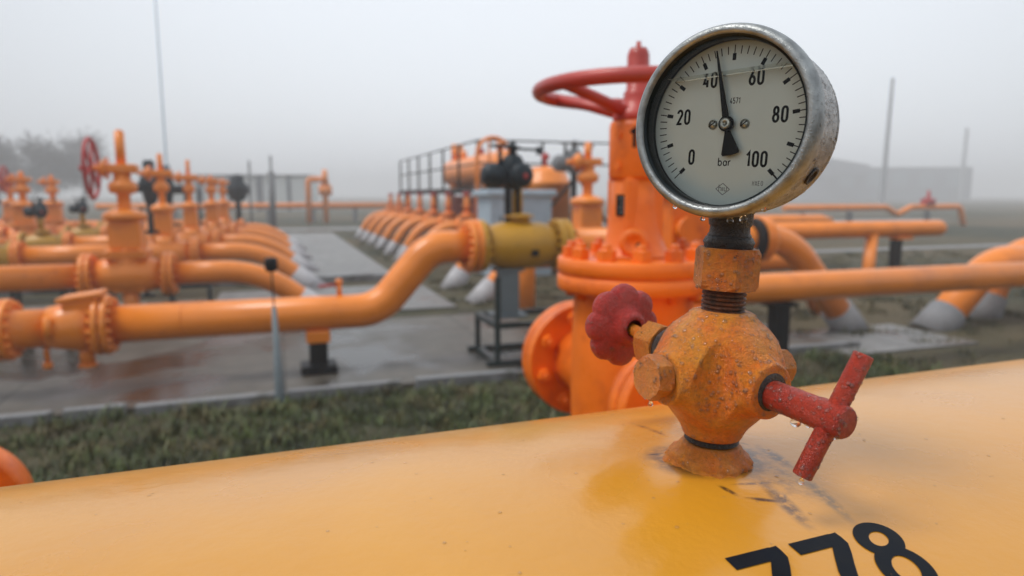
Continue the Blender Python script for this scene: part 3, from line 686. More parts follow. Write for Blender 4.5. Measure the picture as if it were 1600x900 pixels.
tr = nt.nodes.new('ShaderNodeBsdfTransparent'); tr.inputs[0].default_value = (.9,.92,.9,1); df = nt.nodes.new('ShaderNodeBsdfGlossy'); df.inputs['Color'].default_value = (.85,.87,.82,1); df.inputs['Roughness'].default_value = .25
ms = nt.nodes.new('ShaderNodeMixShader'); ms.inputs[0].default_value = .5; om = nt.nodes.new('ShaderNodeOutputMaterial')
nt.links.new(tr.outputs[0], ms.inputs[1]); nt.links.new(df.outputs[0], ms.inputs[2]); nt.links.new(ms.outputs[0], om.inputs[0])
q.build('fluid_line', liq, pg)
# neck below the case
nm = Matrix.Rotation(radians(-1.2), 4, 'Y') @ Matrix.Rotation(radians(40), 4, 'Z')
q = MB(); q.lathe([(12.4,-65.5),(12.8,-63),(11.8,-61.5),(11.5,-58),(12.4,-56.5),(12.8,-54),(12.8,-48.5),(14.5,-46)], n=48)
q.v = [(x, y+5, z) for x, y, z in q.v]; gneck = q.build('neck', M['blacksteel'], pg)
# vent hole low on the right of the case
a = radians(-33); vd = Vector((cos(a), 0, sin(a)))
q = MB(); q.lathe([(5.2,49.2),(5.2,50.9),(3.6,50.9),(3.2,49.9),(0.01,49.9)], Vector((0,-1,0))*-9, vd, 32); q.build('vent_plug', M['blacksteel'], pg)

# ---------------------------------------------------------------- water drops on gauge, valve and big pipe
def watermat(name, glass):
    water = bpy.data.materials.new(name); water.use_nodes = True; nt = water.node_tree; nt.nodes.clear()
    om = nt.nodes.new('ShaderNodeOutputMaterial'); ms = nt.nodes.new('ShaderNodeMixShader'); tr = nt.nodes.new('ShaderNodeBsdfTransparent'); tr.inputs[0].default_value = (.985,.985,.985,1)
    if glass: b_ = nt.nodes.new('ShaderNodeBsdfGlass'); b_.inputs['IOR'].default_value = 1.33; b_.inputs['Roughness'].default_value = 0; ms.inputs[0].default_value = .9
    else:
        b_ = nt.nodes.new('ShaderNodeBsdfGlossy'); b_.inputs['Roughness'].default_value = .03; fr = nt.nodes.new('ShaderNodeFresnel'); fr.inputs[0].default_value = 1.33; nt.links.new(fr.outputs[0], ms.inputs[0])
    base = tr.outputs[0]
    if not glass:       # fine beads scatter a little light
        df = nt.nodes.new('ShaderNodeBsdfDiffuse'); df.inputs[0].default_value = (.85,.84,.80,1); m0 = nt.nodes.new('ShaderNodeMixShader'); m0.inputs[0].default_value = .055
        nt.links.new(tr.outputs[0], m0.inputs[1]); nt.links.new(df.outputs[0], m0.inputs[2]); base = m0.outputs[0]
    nt.links.new(base, ms.inputs[1]); nt.links.new(b_.outputs[0], ms.inputs[2]); nt.links.new(ms.outputs[0], om.inputs[0]); return water
water = watermat('water_film_drop', False); water2 = watermat('hanging_water_drop', True)
bpy.context.view_layer.update()
def ico(sub):
    bm = bmesh.new(); bmesh.ops.create_icosphere(bm, subdivisions=sub, radius=1); bm.verts.index_update(); V = np.array([v.co[:] for v in bm.verts]); Fc = [tuple(v.index for v in f.verts) for f in bm.faces]; bm.free(); return V, Fc
IV, IF = ico(2)
dq = MB()
def add_drop(p, n, r, flat=.55, stretch=1.0):
    n = Vector(n).normalized(); qn = Vector((0,0,1)).rotation_difference(n); M3 = np.array((qn.to_matrix() @ Matrix.Rotation(random.uniform(0, 6.28), 3, 'Z')).transposed())
    V = IV.copy(); V[:,0] *= r*random.uniform(.85,1.2); V[:,1] *= r; V[:,2] *= r*flat; V = V @ M3 + np.array(p)
    if stretch != 1: pass
    dq.add([tuple(x) for x in V], IF, True)
def scatter(o, n, rmin, rmax, test=None, bias=2.6, flat=.36):
    me = o.data; mw = o.matrix_world; me.calc_loop_triangles()
    tri = [(t.area, t.vertices) for t in me.loop_triangles]; w_ = np.array([t[0] for t in tri]); w_ /= w_.sum()
    idx = np.random.choice(len(tri), n, p=w_); n3 = mw.to_3x3()
    for i in idx:
        a, b, c_ = [mw @ me.vertices[k].co for k in tri[i][1]]; r1, r2 = random.random(), random.random()
        if r1+r2 > 1: r1, r2 = 1-r1, 1-r2
        p = a+(b-a)*r1+(c_-a)*r2; nr = (b-a).cross(c_-a)
        if nr.length < 1e-14: continue
        nr.normalize()
        ctr = o.matrix_world.translation
        if test and not test(p, nr): continue
        r = rmin+(rmax-rmin)*random.random()**bias
        add_drop(p, nr, r, flat)
facing = lambda p, n: n.dot((Vector((0,0,H))-p).normalized()) > -.15
up = lambda p, n: facing(p, n) and n.z > -.35
scatter(nbody, 2300, .00035, .0014, up, 3.0)
scatter(nhex, 420, .0004, .0014, facing); scatter(np1, 110, .0004, .0013, up); scatter(np2, 90, .0004, .0013, up)
scatter(nk_n, 60, .0004, .001, up); scatter(nth_, 260, .0004, .0014, facing); scatter(ncb, 260, .0004, .0013, facing)
scatter(nfoot, 130, .0004, .0011, up); scatter(nkn, 110, .0004, .0014, facing); scatter(gneck, 50, .0004, .001, facing)
scatter(gcase, 2600, .0003, .0010, lambda p, n: facing(p, n), 2.5)
scatter(gbez, 260, .0003, .0009, lambda p, n: facing(p, n) and (p.z < H+.02 or p.x > STX+.03), 2.5)
nflat = len(dq.f)
# a few beads and flecks on the big pipe near the stand
for k in range(110):
    a_, s_ = random.gauss(.03, .22), random.uniform(-.16, .10)
    if abs(a_) < .6: p = on_header(a_, s_, 0); add_drop(hdr.matrix_world @ p, hdr.matrix_world.to_3x3() @ Vector((0, p.y, p.z)), random.uniform(.0004, .0011), .35)
nflat = len(dq.f)
# hanging drops
bpy.context.view_layer.update()
def hang(p, r):
    V = IV.copy()*r; V[:,2] = np.where(V[:,2] > 0, V[:,2]*1.5, V[:,2]*1.05); k = np.clip(V[:,2]/(r*1.5), 0, 1); V[:,0] *= (1-.6*k); V[:,1] *= (1-.6*k)
    dq.add([tuple(v_) for v_ in V+np.array((p.x, p.y, p.z-r*.7))], IF, True)
for d, y, r in ((8,-14,.0019),(15,-11,.0023),(20,-6,.0017),(-28,-19,.0014),(-7,-20,.0015),(24,2,.0016),(3,-4,.0015)):
    t = radians(d); Rg = 52.9 if y < -10 else 49.8; hang(GM @ Vector((Rg*sin(t), y, -Rg*cos(t))), r)
NM = nv.matrix_world
for p, r in (((-50,0,BZ-13.2),.0016), ((0,-60,BZ-9.2),.0030), ((0,-68,BZ-9.4),.0016), ((0,-84,BZ-10.4),.0015), (tuple(cb-bd*34.5+Vector((0,0,-1.5))),.0017), ((4,-75,BZ-9),.0013)):
    hang(NM @ Vector(p), r)
dr = dq.build('water_droplets', water); dr.data.materials.append(water2); dr.data.polygons.foreach_set('material_index', [0]*nflat+[1]*(len(dq.f)-nflat)); tag(dr, 'clear rain drops beaded and hanging all over the gauge and needle valve', 'water drops', kind='stuff')

# ---------------------------------------------------------------- big gate valve behind the gauge
VX, VY = wx(990, 1.72, 1.4), 1.72
gv = thing('gate_valve', 'big orange gate valve marked 1 with red handwheel, directly behind the gauge', 'valve', (VX, VY, 0), PSI)
def ringbolts(q, c_, ax, R, n, r, h0, h1, ph=0):
    ax = Vector(ax).normalized(); qn = Vector((0,0,1)).rotation_difference(ax); c_ = Vector(c_)
    for k in range(n):
        a = ph+2*pi*k/n; d = qn @ Vector((R*cos(a), R*sin(a), 0)); q.hexa(c_+d+ax*h0, c_+d+ax*h1, r, phase=a)
zc = 1.06
q = MB(); q.lathe([(.10,.0),(.12,.02),(.14,.2),(.13,.72),(.150,.85),(.156,1.06),(.153,1.22),(.150,1.30),(.158,1.318)], n=64)
q.cyl((0,-.17,zc), (0,.29,zc), .098, n=48); body = q.build('body', M['orange_near'], gv)
q = MB(); q.box((0, -.1425, 1.12), (.03,.004,.05)); q.build('cast_mark', M['orange_near'], body)
q = MB(); q.cyl((0,0,1.315), (0,0,1.354), .193, bev=.004, n=80); q.cyl((0,0,1.358), (0,0,1.396), .193, bev=.004, n=80); q.cyl((0,0,1.35), (0,0,1.36), .186, n=64)
fl_ = q.build('bonnet_flange', M['orange_near'], gv)
for k in range(12):
    a = 2*pi*k/12+.13; q = MB(); p = Vector((.158*cos(a), .158*sin(a), 1.396)); q.hexa(p, p+Vector((0,0,.026)), .023, phase=a); q.cyl(p+Vector((0,0,.026)), p+Vector((0,0,.040)), .011, n=14)
    q.cyl(p-Vector((0,0,.10)), p+Vector((0,0,.03)), .013, n=10); q.build('bolt', M['orange_near'], gv)
for s, L_, Rr in ((1, .29, .170), (-1, -.17, .155)):
    q = MB(); q.cyl((0,L_,zc), (0,L_+s*.036,zc), Rr, bev=.004, n=72); q.cyl((0,L_+s*.040,zc), (0,L_+s*.078,zc), Rr, bev=.004, n=72); f = q.build('end_flange', M['orange_near'], gv)
    for k in range(8):
        a = 2*pi*(k+.35)/8; q = MB(); p = Vector((Rr*.78*cos(a), L_, zc+Rr*.78*sin(a))); d = Vector((0,-s,0)); q.hexa(p, p+d*.022, .021, phase=a); q.cyl(p+d*.022, p+d*.036, .011, n=12); q.build('bolt', M['orange_near'], f)
q = MB(); q.cyl((0,-.248,zc), (0,-.5,zc-.0), .098, n=40); q.build('branch_pipe', M['orange_near'], gv)
# yoke column, tapering boss, cap
q = MB(); q.lathe([(.105,1.396),(.088,1.405),(.074,1.43),(.066,1.47),(.061,1.52),(.060,1.595)], n=40)
q.box((0,0,1.50), (.104,.112,.19), bev=.012); col_ = q.build('yoke', M['orange_near'], gv)
dcam = Vector((sin(-PSI)*0, 0, 0))
vd_ = (Matrix.Rotation(-PSI, 3, 'Z') @ Vector((-VX, -VY, 0)).normalized())
q = MB(); q.lathe([(.036,.05),(.036,.088),(.030,.094),(.018,.094),(.016,.090),(0.001,.090)], (0,0,1.435), vd_, 40); q.build('boss', M['orange_near'], col_)
q = MB(); q.lathe([(.006,.0),(.006,.006),(0.001,.006)], Vector((0,0,1.435))+vd_*.09+Vector((.012,0,-.004)), vd_, 12); q.build('plug', M['dark'], col_)
q = MB(); q.lathe([(.064,1.590),(.067,1.596),(.067,1.715),(.064,1.728),(.05,1.732)], n=48); cap_ = q.build('yoke_cap', M['orange_near'], gv)
for zz in (1.62, 1.695):
    for a in (-2.75, -.6):
        q = MB(); d = Vector((cos(a), sin(a), 0)); q.hexa(Vector((0,0,zz))+d*.064, Vector((0,0,zz))+d*.073, .010); q.build('bolt', M['orange_near'], cap_)
# painted figure 1 on the cap and a black plate on the yoke
def on_cyl(q, strokes, R, ang, z0, h, w_, off=.0006):
    for st in strokes:
        pts = []
        for a, b in zip(st[:-1], st[1:]):
            for k in range(6): pts.append((a[0]+(b[0]-a[0])*k/6, a[1]+(b[1]-a[1])*k/6))
        pts.append(st[-1]); pts = [((p[0]-.25)*h, (p[1]-.5)*h) for p in pts]; L_, R_, cl = ribbon(pts, w_)
        f = lambda p: Vector(((R+off)*cos(ang+p.x/R), (R+off)*sin(ang+p.x/R), z0+p.y))
        for i in range(len(L_)-1): q.add([f(L_[i]), f(R_[i]), f(R_[i+1]), f(L_[i+1])], [(0,1,2,3)], False)
va = atan2(vd_.y, vd_.x)
q = MB(); on_cyl(q, [[(.08,.80),(.30,.97),(.30,0)]], .067, va-.10, zy(216, VY-.06), .044, .0085); q.build('painted_digit', M['mark'], cap_)
pl_c = Vector((0,0,zy(321, VY-.06))) + Matrix.Rotation(va-.42, 3, 'Z') @ Vector((.0645,0,0))
q = MB(); q.box(pl_c, (.004,.040,.052), Matrix.Rotation(va-.42, 3, 'Z'), bev=.001); plt_ = q.build('name_plate', M['dark'], gv)
for k, ww in enumerate((.026,.018,.028,.022)):
    q = MB(); q.box(pl_c+Matrix.Rotation(va-.42, 3, 'Z') @ Vector((.0024,0,.017-.011*k)), (.0006,ww,.0035), Matrix.Rotation(va-.42, 3, 'Z')); q.build('plate_marking', M['grey'], plt_)
# handwheel
WZ = zy(143, VY); wh = MB(); WR = .243
wh.tube([(WR*cos(2*pi*k/96), WR*sin(2*pi*k/96), WZ) for k in range(97)], .0175, n=14, cap=False)
wheel = wh.build('handwheel', M['red'], gv)
q = MB(); q.lathe([(.058,1.731),(.060,1.738),(.058,1.752),(.042,1.762),(.034,1.79),(.034,1.80),(.028,1.805),(.027,1.89),(.021,1.905),(.008,1.908),(.006,1.908),(.006,1.921),(.001,1.922)], n=40); q.build('hub', M['red'], wheel)
for a in (215, 143, 71, -1, 287):
    a = radians(a)-PSI; q = MB(); q.tube([(.045*cos(a), .045*sin(a), 1.752), (WR*.55*cos(a), WR*.55*sin(a), 1.752+(WZ-1.752)*.5), (WR*cos(a), WR*sin(a), WZ)], .010, n=10, rads=[.016,.0135,.013]); q.build('spoke', M['red'], wheel)

# another valve housing behind, right of the column
g2p = Vector((wx(1062, 2.75, 1.3), 2.75, 0))
g2 = thing('gear_valve', 'square orange gearbox valve half hidden behind the gauge neck', 'valve', g2p, PSI)
q = MB(); q.lathe([(.13,.0),(.13,.9),(.17,1.0),(.17,1.10)], n=40); q.build('body', M['orange_near'], g2)
q = MB(); q.box((0,0,1.38), (.22,.22,.34), bev=.012); q.box((0,0,1.56), (.27,.25,.03), bev=.004); hs_ = q.build('gear_housing', M['orange_near'], g2)
q = MB(); q.cyl((0,0,1.10), (0,0,1.14), .21, bev=.004, n=48); q.cyl((0,0,1.145), (0,0,1.185), .21, bev=.004, n=48); ringbolts(q, (0,0,1.185), (0,0,1), .17, 12, .022, 0, .03); q.build('bonnet_flange', M['orange_near'], g2)
q = MB(); q.cyl((-.05,-.11,1.42), (-.05,-.15,1.42), .05, n=28); q.build('cover', M['orange_near'], hs_)
q = MB(); q.cyl((0,0,1.57), (0,0,1.68), .035, n=24); q.build('spindle_cover', M['orange_near'], g2)

# ---------------------------------------------------------------- yard piping, in yard axes
def line(name, label, cat='pipe', group=None): return thing(name, label, cat, (0,0,0), PSI, group)
def lineat(name, label, u, v, cat='pipe', group=None): return thing(name, label, cat, yard(u, v, 0), PSI, group)
def flange(q, x, z, R, s=1, t=.045, n=16, y=0, gap=.012, br=.018):
    q.cyl((x-t-gap/2, y, z), (x-gap/2, y, z), R, bev=.006, n=40); q.cyl((x+gap/2, y, z), (x+t+gap/2, y, z), R, bev=.006, n=40)
    q.cyl((x-gap, y, z), (x+gap, y, z), R*.8, n=28)
    for k in range(n):
        a = 2*pi*k/n+.1; q.cyl((x-t-.04, y+R*.84*cos(a), z+R*.84*sin(a)), (x+t+.04, y+R*.84*cos(a), z+R*.84*sin(a)), br, n=8)
PR = .147
VA = 6.0
# --- S-shaped pipe line in front
uf = upx(747, VA, 1.087); us1 = upx(585, VA, .54); us2 = upx(672, VA, 1.0)
uL = upx(163, VA, .54)
sp_ = lineat('bent_pipe', 'orange pipe stepping up in an S-bend from the left valve to the yellow valve', uL, VA)
zA, zB = .542, 1.087
e1 = upx(592, VA, zA)-uL; e2 = upx(672, VA, zB)-uL; ef = uf-.1-uL
q = MB(); q.tube(fillet([(.05,0,zA), (e1,0,zA), (e2,0,zB), (ef,0,zB)], [.40,.34], 14), PR, 40); spb = q.build('pipe', M['orange'], sp_)
q = MB()
for tt in (.55, 1.75): q.cyl((e1*0+tt,0,zA), (tt+.012,0,zA), PR+.002, n=40)
q.build('weld_bead', M['orange'], spb)
q = MB(); flange(q, 0, zA, .235); q.build('flange', M['orange'], sp_)
q = MB(); flange(q, ef+.05, zB, .245, n=18); q.build('flange', M['orange'], sp_)
ub = upx(530, VA, zA+.2)-uL
q = MB(); q.cyl((ub,0,zA+.1), (ub,0,zA+.29), .022, n=12); q.cyl((ub,0,zA+.26), (ub,0,zA+.28), .032, n=12); vv = q.build('vent_stub', M['orange'], sp_)
q = MB(); q.cyl((ub,0,zA+.24), (ub-.17,-.03,zA+.235), .013, n=8); q.build('lever', M['red_far'], vv)
# support under it
us = upx(497, VA, .3)
su = lineat('pipe_support', 'black steel post with orange saddle under the S-bend pipe', us, VA, 'pipe support')
q = MB(); q.box((0,0,zA-PR-.045), (.20,.22,.11), bev=.02); q.build('saddle', M['orange'], su)
q = MB(); q.box((0,0,.22), (.15,.15,.30)); q.build('post', M['dark'], su)
q = MB(); q.box((0,0,.065), (.30,.28,.07), bev=.01); q.build('base', M['dark'], su)
# --- small double valve left of the flange
tvp = upx(128, VA, zA)
tv = lineat('check_valve', 'orange in-line valve with bolted lid at the left end of the S-bend pipe', tvp, VA, 'valve')
xr = uL-tvp
q = MB(); q.lathe([(PR+.01,-.22),(PR+.03,-.12),(PR+.05,0),(PR+.03,.10),(PR+.01,xr-.05)], (0,0,zA), (1,0,0), 40); q.build('body', M['orange'], tv)
q = MB(); q.box((.02,0,zA+.17), (.24,.24,.10), Matrix.Rotation(radians(-8),3,'Y'), bev=.02); q.box((.02,0,zA+.235), (.30,.28,.035), Matrix.Rotation(radians(-8),3,'Y'), bev=.008); lid = q.build('lid', M['orange'], tv)
q = MB(); q.cyl((.02,0,zA-.15), (.02,0,zA-.30), .055, n=16); q.cyl((.02,0,zA-.30), (.02,0,zA-.325), .07, n=6); q.build('drain_plug', M['orange'], tv)
q = MB(); q.cyl((-.18,-.17,zA-.05), (-.18,-.17,zA+.1), .03, n=12); q.build('side_boss', M['orange'], tv)
lp = lineat('short_pipe', 'short orange pipe with flange at the left edge, in front of the yard', tvp, VA)
xl = upx(8, VA, zA)-tvp
q = MB(); q.cyl((-.222,0,zA), (xl-1.6,0,zA), PR, n=40); lpb = q.build('pipe', M['orange'], lp)
q = MB(); flange(q, xl, zA, .235); q.build('flange', M['orange'], lp)
q = MB(); q.cyl((upx(72,VA,.4)-tvp,0,zA-.1), (upx(72,VA,.4)-tvp,0,zA-.28), .02, n=10); q.cyl((upx(72,VA,.4)-tvp,0,zA-.27), (upx(72,VA,.4)-tvp,0,zA-.32), .035, n=10); q.build('drain_stub', M['orange'], lpb)
q = MB(); q.cyl((upx(83,VA,.54)-tvp,0,zA), (upx(83,VA,.54)-tvp+.014,0,zA), PR+.003, n=40); q.build('weld_bead', M['brick'], lpb)
q = MB(); q.box((xl-1.0,0,.2), (.14,.14,.4)); q.build('leg', M['dark'], lp)

# --- yellow ball valve on the same line
uy0 = uf; uy1 = upx(872, VA, zB)
yc_ = (uy0+uy1)/2; hl = (uy1-uy0)/2
def ball_valve(label, u, v, z, half, R, mt='yellow', group=None, act=True, pedestal=True):
    o = lineat('ball_valve', label, u, v, 'valve', group)
    q = MB(); q.lathe([(PR+.02,-half+.05),(R*.8,-half*.72),(R*.96,-half*.45),(R,-half*.15),(R,half*.2),(R*.93,half*.55),(R*.8,half*.78),(PR+.02,half-.05)], (0,0,z), (1,0,0), 48)
    q.build('body', M[mt], o)
    for s in (-1, 1):
        q = MB(); q.cyl((s*half,0,z), (s*(half-.05),0,z), .24, bev=.006, n=40)
        for k in range(16):
            a = 2*pi*k/16; q.cyl((s*(half-.05),.2*cos(a),z+.2*sin(a)), (s*(half-.085),.2*cos(a),z+.2*sin(a)), .018, n=8)
        q.build('flange', M[mt], o)
    q = MB(); q.cyl((0,0,z+R*.9), (0,0,z+R+.07), .10, n=24); q.cyl((0,0,z+R+.03), (0,0,z+R+.055), .14, n=24); q.build('bonnet', M[mt], o)
    q = MB(); q.cyl((0,0,z+R+.07), (0,0,z+R+.36), .035, n=14); q.cyl((-.05,0,z+R+.05), (-.05,0,z+R+.36), .02, n=8); q.build('stem', M['yellow' if act else 'orange'], o)
    return o
def actuator(label, u, v, z, sc, m='navy', group=None):
    o = lineat('valve_actuator', label, u, v, 'actuator', group); o.location.z = z; o.scale = (sc, sc, sc)
    q = MB(); q.lathe([(.10,-.02),(.13,.04),(.16,.12),(.16,.30),(.12,.38),(.09,.42)], n=28); q.build('gear_case', M[m], o)
    q = MB(); q.lathe([(.02,.0),(.12,.02),(.15,.08),(.15,.24),(.11,.30),(.05,.32)], (-.10,0,.16), (-1,0,0), 24); q.build('motor', M[m], o)
    q = MB(); q.lathe([(.02,.0),(.15,.02),(.155,.08),(.12,.12),(.03,.13)], (.06,-.10,.16), (.15,-1,0), 28); dd = q.build('indicator_drum', M[m], o)
    q = MB(); q.cyl((.09,-.228,.15), (.095,-.24,.15), .035, n=16); q.build('indicator', M['red_far'], dd)
    q = MB(); q.cyl((0,0,.40), (0,0,.58), .055, .035, n=16); q.cyl((0,0,.50), (0,0,.53), .09, n=16); q.build('spindle_cover', M[m], o)
    q = MB(); q.cyl((-.17,0,.46), (-.17,0,.53), .02, n=8); q.tube([(-.17+.13*cos(2*pi*k/24), .13*sin(2*pi*k/24), .53) for k in range(25)], .014, n=8, cap=False); q.cyl((-.30,0,.53), (-.04,0,.53), .01, n=6); q.cyl((-.17,-.13,.53), (-.17,.13,.53), .01, n=6); q.cyl((-.17,0,.30), (-.17,0,.46), .03, n=8); q.build('handwheel', M[m], o)
    q = MB(); q.cyl((.02,0,.50), (.36,.02,.49), .018, n=8); q.cyl((.36,.02,.43), (.36,.02,.53), .035, n=8); q.build('lever', M[m], o)
    return o
RY = .225
yv = ball_valve('ochre yellow ball valve between the S-bend pipe and the upright orange valve', yc_, VA, zB, hl, RY)
q = MB(); q.box((.02+hl*.15,-RY-.003,zB-.06), (.07,.006,.06), bev=.002); q.build('label_plate', M['dark'], yv)
q = MB(); q.box((-.11,0,1.28+.2), (.05,.05,.36)); q.box((-.02,-.03,1.50), (.03,.03,.34)); q.build('stem_bracket', M['dark'], yv)
za = zy(292, 6.25)
actuator('dark blue-black electric actuator on top of the yellow valve in mid picture', yc_-.06, VA, za-.01, .72)
# pedestal and frame under it
pe = lineat('valve_pedestal', 'grey pedestal on a dark green steel frame under the yellow valve', upx(793, VA, .5), VA, 'pedestal')
q = MB(); q.box((0,0,.64), (.18,.16,.42)); q.box((0,0,.43), (.32,.26,.03)); q.box((0,0,.86), (.26,.2,.03)); q.build('column', M['grey'], pe)
q = MB()
x0 = upx(761, VA, .4)-upx(793, VA, .5); x1 = .62
for y in (-.32, .32):
    q.box(((x0+x1)/2, y, .39), (x1-x0, .05, .05)); q.box(((x0+x1)/2, y, .055), (x1-x0+.2, .06, .045))
for x in (x0, x1):
    q.box((x, 0, .39), (.05, .64, .05)); q.box((x, 0, .055), (.06, .64, .045))
    for y in (-.32, .32): q.box((x, y, .21), (.045, .045, .36))
q.box((x0, -.32, .60), (.045, .045, .45))
q.build('frame', M['darkgreen'], pe)

# --- pipe right of it, elbow to ground
el = lineat('elbow_pipe', 'orange pipe from the yellow valve passing behind the gauge and curving down on the right', uy1, VA)
ue = upx(1218, VA, zB)-uy1; ug = upx(1328, VA, 0)-uy1; fx = upx(1187, VA, zB)-uy1
q = MB(); q.tube(fillet([(.06,0,zB), (ue+.12,0,zB), (ug+.06,0,-.05)], .75, 18), PR, 40, rads=None); q.build('pipe', M['orange'], el)
q = MB(); flange(q, .03, zB, .24); q.build('flange', M['yellow'], el)
q = MB(); flange(q, fx, zB, .24, n=18); q.build('flange', M['orange'], el)
q = MB(); q.cyl((fx-.14,0,zB), (fx-.06,0,zB), .225, n=32); q.build('gasket_ring', M['dark'], el)
d_ = (Vector((ug+.06,0,-.05))-Vector((ue+.12,0,zB))).normalized(); e_ = Vector((ug+.06,0,-.05))
q = MB(); q.cyl(e_-d_*.42, e_+d_*.12, PR+.03, PR+.045, n=32); q.build('concrete_collar', M['concrete_block'], el)

# --- long pipe across the right half
VB = 5.55-.0
Yb = 5.8; zb = .762
vb = -wx(1220, Yb, zb)*SU + Yb*CU
u0 = upx(1000, vb, zb); u1 = upx(1600, vb, zb)+3.5
lg = lineat('long_pipe', 'long straight orange pipe crossing the right side of the picture', u0, vb)
q = MB(); q.tube(fillet([(0,0,-.1), (0,0,zb), (u1-u0,0,zb)], .3), .127, 40); q.build('pipe', M['orange'], lg)
for px in (1215, 1660):
    uu = upx(px, vb, .3)-u0; s_ = lineat('pipe_support', 'black post holding up the long straight pipe near the needle valve' if px == 1215 else 'black post holding up the far end of the long straight pipe', uu+u0, vb, 'pipe support'); q = MB(); q.box((0,0,.30), (.13,.13,.60)); q.build('post', M['dark'], s_); q = MB(); q.box((0,0,.615), (.24,.2,.03)); q.build('saddle', M['dark'], s_)

# --- gate valves of the left rows
def gate_valve(label, u, v, zp, top, wheel=None, group=None, sc=1.0):
    o = lineat('gate_valve', label, u, v, 'valve', group)
    q = MB(); q.lathe([(.16,-.36),(.20,-.2),(.23,0),(.20,.2),(.16,.36)], (0,0,zp), (1,0,0), 32); q.cyl((0,0,zp), (0,0,zp+.26), .19, n=32); q.box((0,0,zp-.02), (.36,.30,.36), bev=.05); q.cyl((0,0,zp-.1), (0,0,.02), .09, n=16); q.build('body', M['orange'], o)
    for s in (-1, 1):
        q = MB(); flange(q, s*.42, zp, .255); q.build('flange', M['orange'], o)
    q = MB(); q.box((0,0,zp+.225), (.50,.42,.04), bev=.008); q.box((0,0,zp+.27), (.50,.42,.04), bev=.008); q.box((0,0,zp+.46), (.37,.32,.34), bev=.03); q.lathe([(.17,.62),(.25,.64),(.26,.70),(.22,.73),(.11,.77)], (0,0,zp), (0,0,1), 28)
    for sx in (-.17, 0, .17):
        for sy in (-.15, .15): q.cyl((sx, sy, zp+.19), (sx, sy, zp+.32), .022, n=8)
    q.build('bonnet', M['orange'], o).scale = (sc*.9, sc, 1)
    q = MB(); q.lathe([(.09,.75),(.085,.80),(.085,.93),(.17,.95),(.19,1.02),(.17,1.06),(.11,1.09),(.11,1.17)], (0,0,zp), (0,0,1), 24); q.build('yoke', M['orange'], o).scale = (sc*.82, sc*.82, 1)
    q = MB(); q.box((0,0,zp+1.22), (.34,.22,.10), bev=.02); q.cyl((-.14,0,zp+1.22), (-.22,0,zp+1.22), .13, .07, n=20); q.cyl((-.20,0,zp+1.22), (-.31,0,zp+1.22), .035, n=12); gx = q.build('gear_housing', M['orange'], o)
    q = MB(); q.cyl((0,0,zp+1.25), (0,0,top), .052, n=16); q.cyl((0,0,top), (0,0,top+.02), .035, n=16); q.build('stem_cover', M['orange'], o).scale = (sc, sc, 1)
    if wheel:
        q = MB(); q.tube([(-.30, wheel*cos(2*pi*k/40), zp+1.22+wheel*sin(2*pi*k/40)) for k in range(41)], .022, n=10, cap=False)
        for k in range(3):
            a = pi*k/3+.3; q.cyl((-.30, wheel*cos(a), zp+1.22+wheel*sin(a)), (-.30, -wheel*cos(a), zp+1.22-wheel*sin(a)), .016, n=8)
        q.cyl((-.26,0,zp+1.22), (-.42,0,zp+1.22), .03, n=10); q.build('handwheel', M['red_far'], o)
    return o
UV_ = -1.66
rows = [8.9, 11.7, 14.3, 17.1, 20.0]
ordn = ['nearest', 'second', 'third', 'fourth', 'farthest']
gl_ = 'gate valves of the left rows'
zr = .63
v1 = gate_valve('tall orange gate valve with red side handwheel, nearest of the left rows', UV_, rows[0], zr, zy(208, 8.05), .33, gl_)
tops = [None, zy(243, 10.7), zy(252, 13.2), zy(292, 15.8), zy(300, 18.5)]
for i in range(1, 5):
    gate_valve('orange gate valve in the left rows, %s row back from the camera' % ordn[i], UV_+[0,.0,.1,.25,.3][i], rows[i], zr+.03, max(tops[i], zr+1.35), None, gl_, sc=[1,.74,.7,.8,.75][i])
    o = lineat('valve_bracket', 'black upright bracket beside the %s gate valve of the left rows' % ordn[i], UV_-.28, rows[i]-.12, 'bracket', 'black brackets in the left rows'); q = MB(); q.box((0,0,.62+.06*i), (.055,.055,1.24+.12*i)); q.box((.1,0,1.0), (.24,.04,.04)); q.box((0,0,.02), (.2,.2,.04)); q.build('post', M['dark'], o)
# elbows running down to the right
for i, v in enumerate(rows):
    o = lineat('elbow_pipe', 'orange pipe curving down to a white end, %s of the left rows' % ordn[i], UV_+.48, v, group='curved pipes of the left rows')
    z_ = zr+(.03 if i else 0)
    q = MB(); P = fillet([(0,0,z_), (.95,0,z_), (1.85,0,-.08)], 1.3, 14); q.tube(P, PR-.012, 32); q.build('pipe', M['orange'], o)
    d_ = (P[-1]-P[-2]).normalized(); q = MB(); q.cyl(P[-1]-d_*.58, P[-1]+d_*.05, PR+.006, PR+.02, n=24); q.build('white_end', M['white'], o)
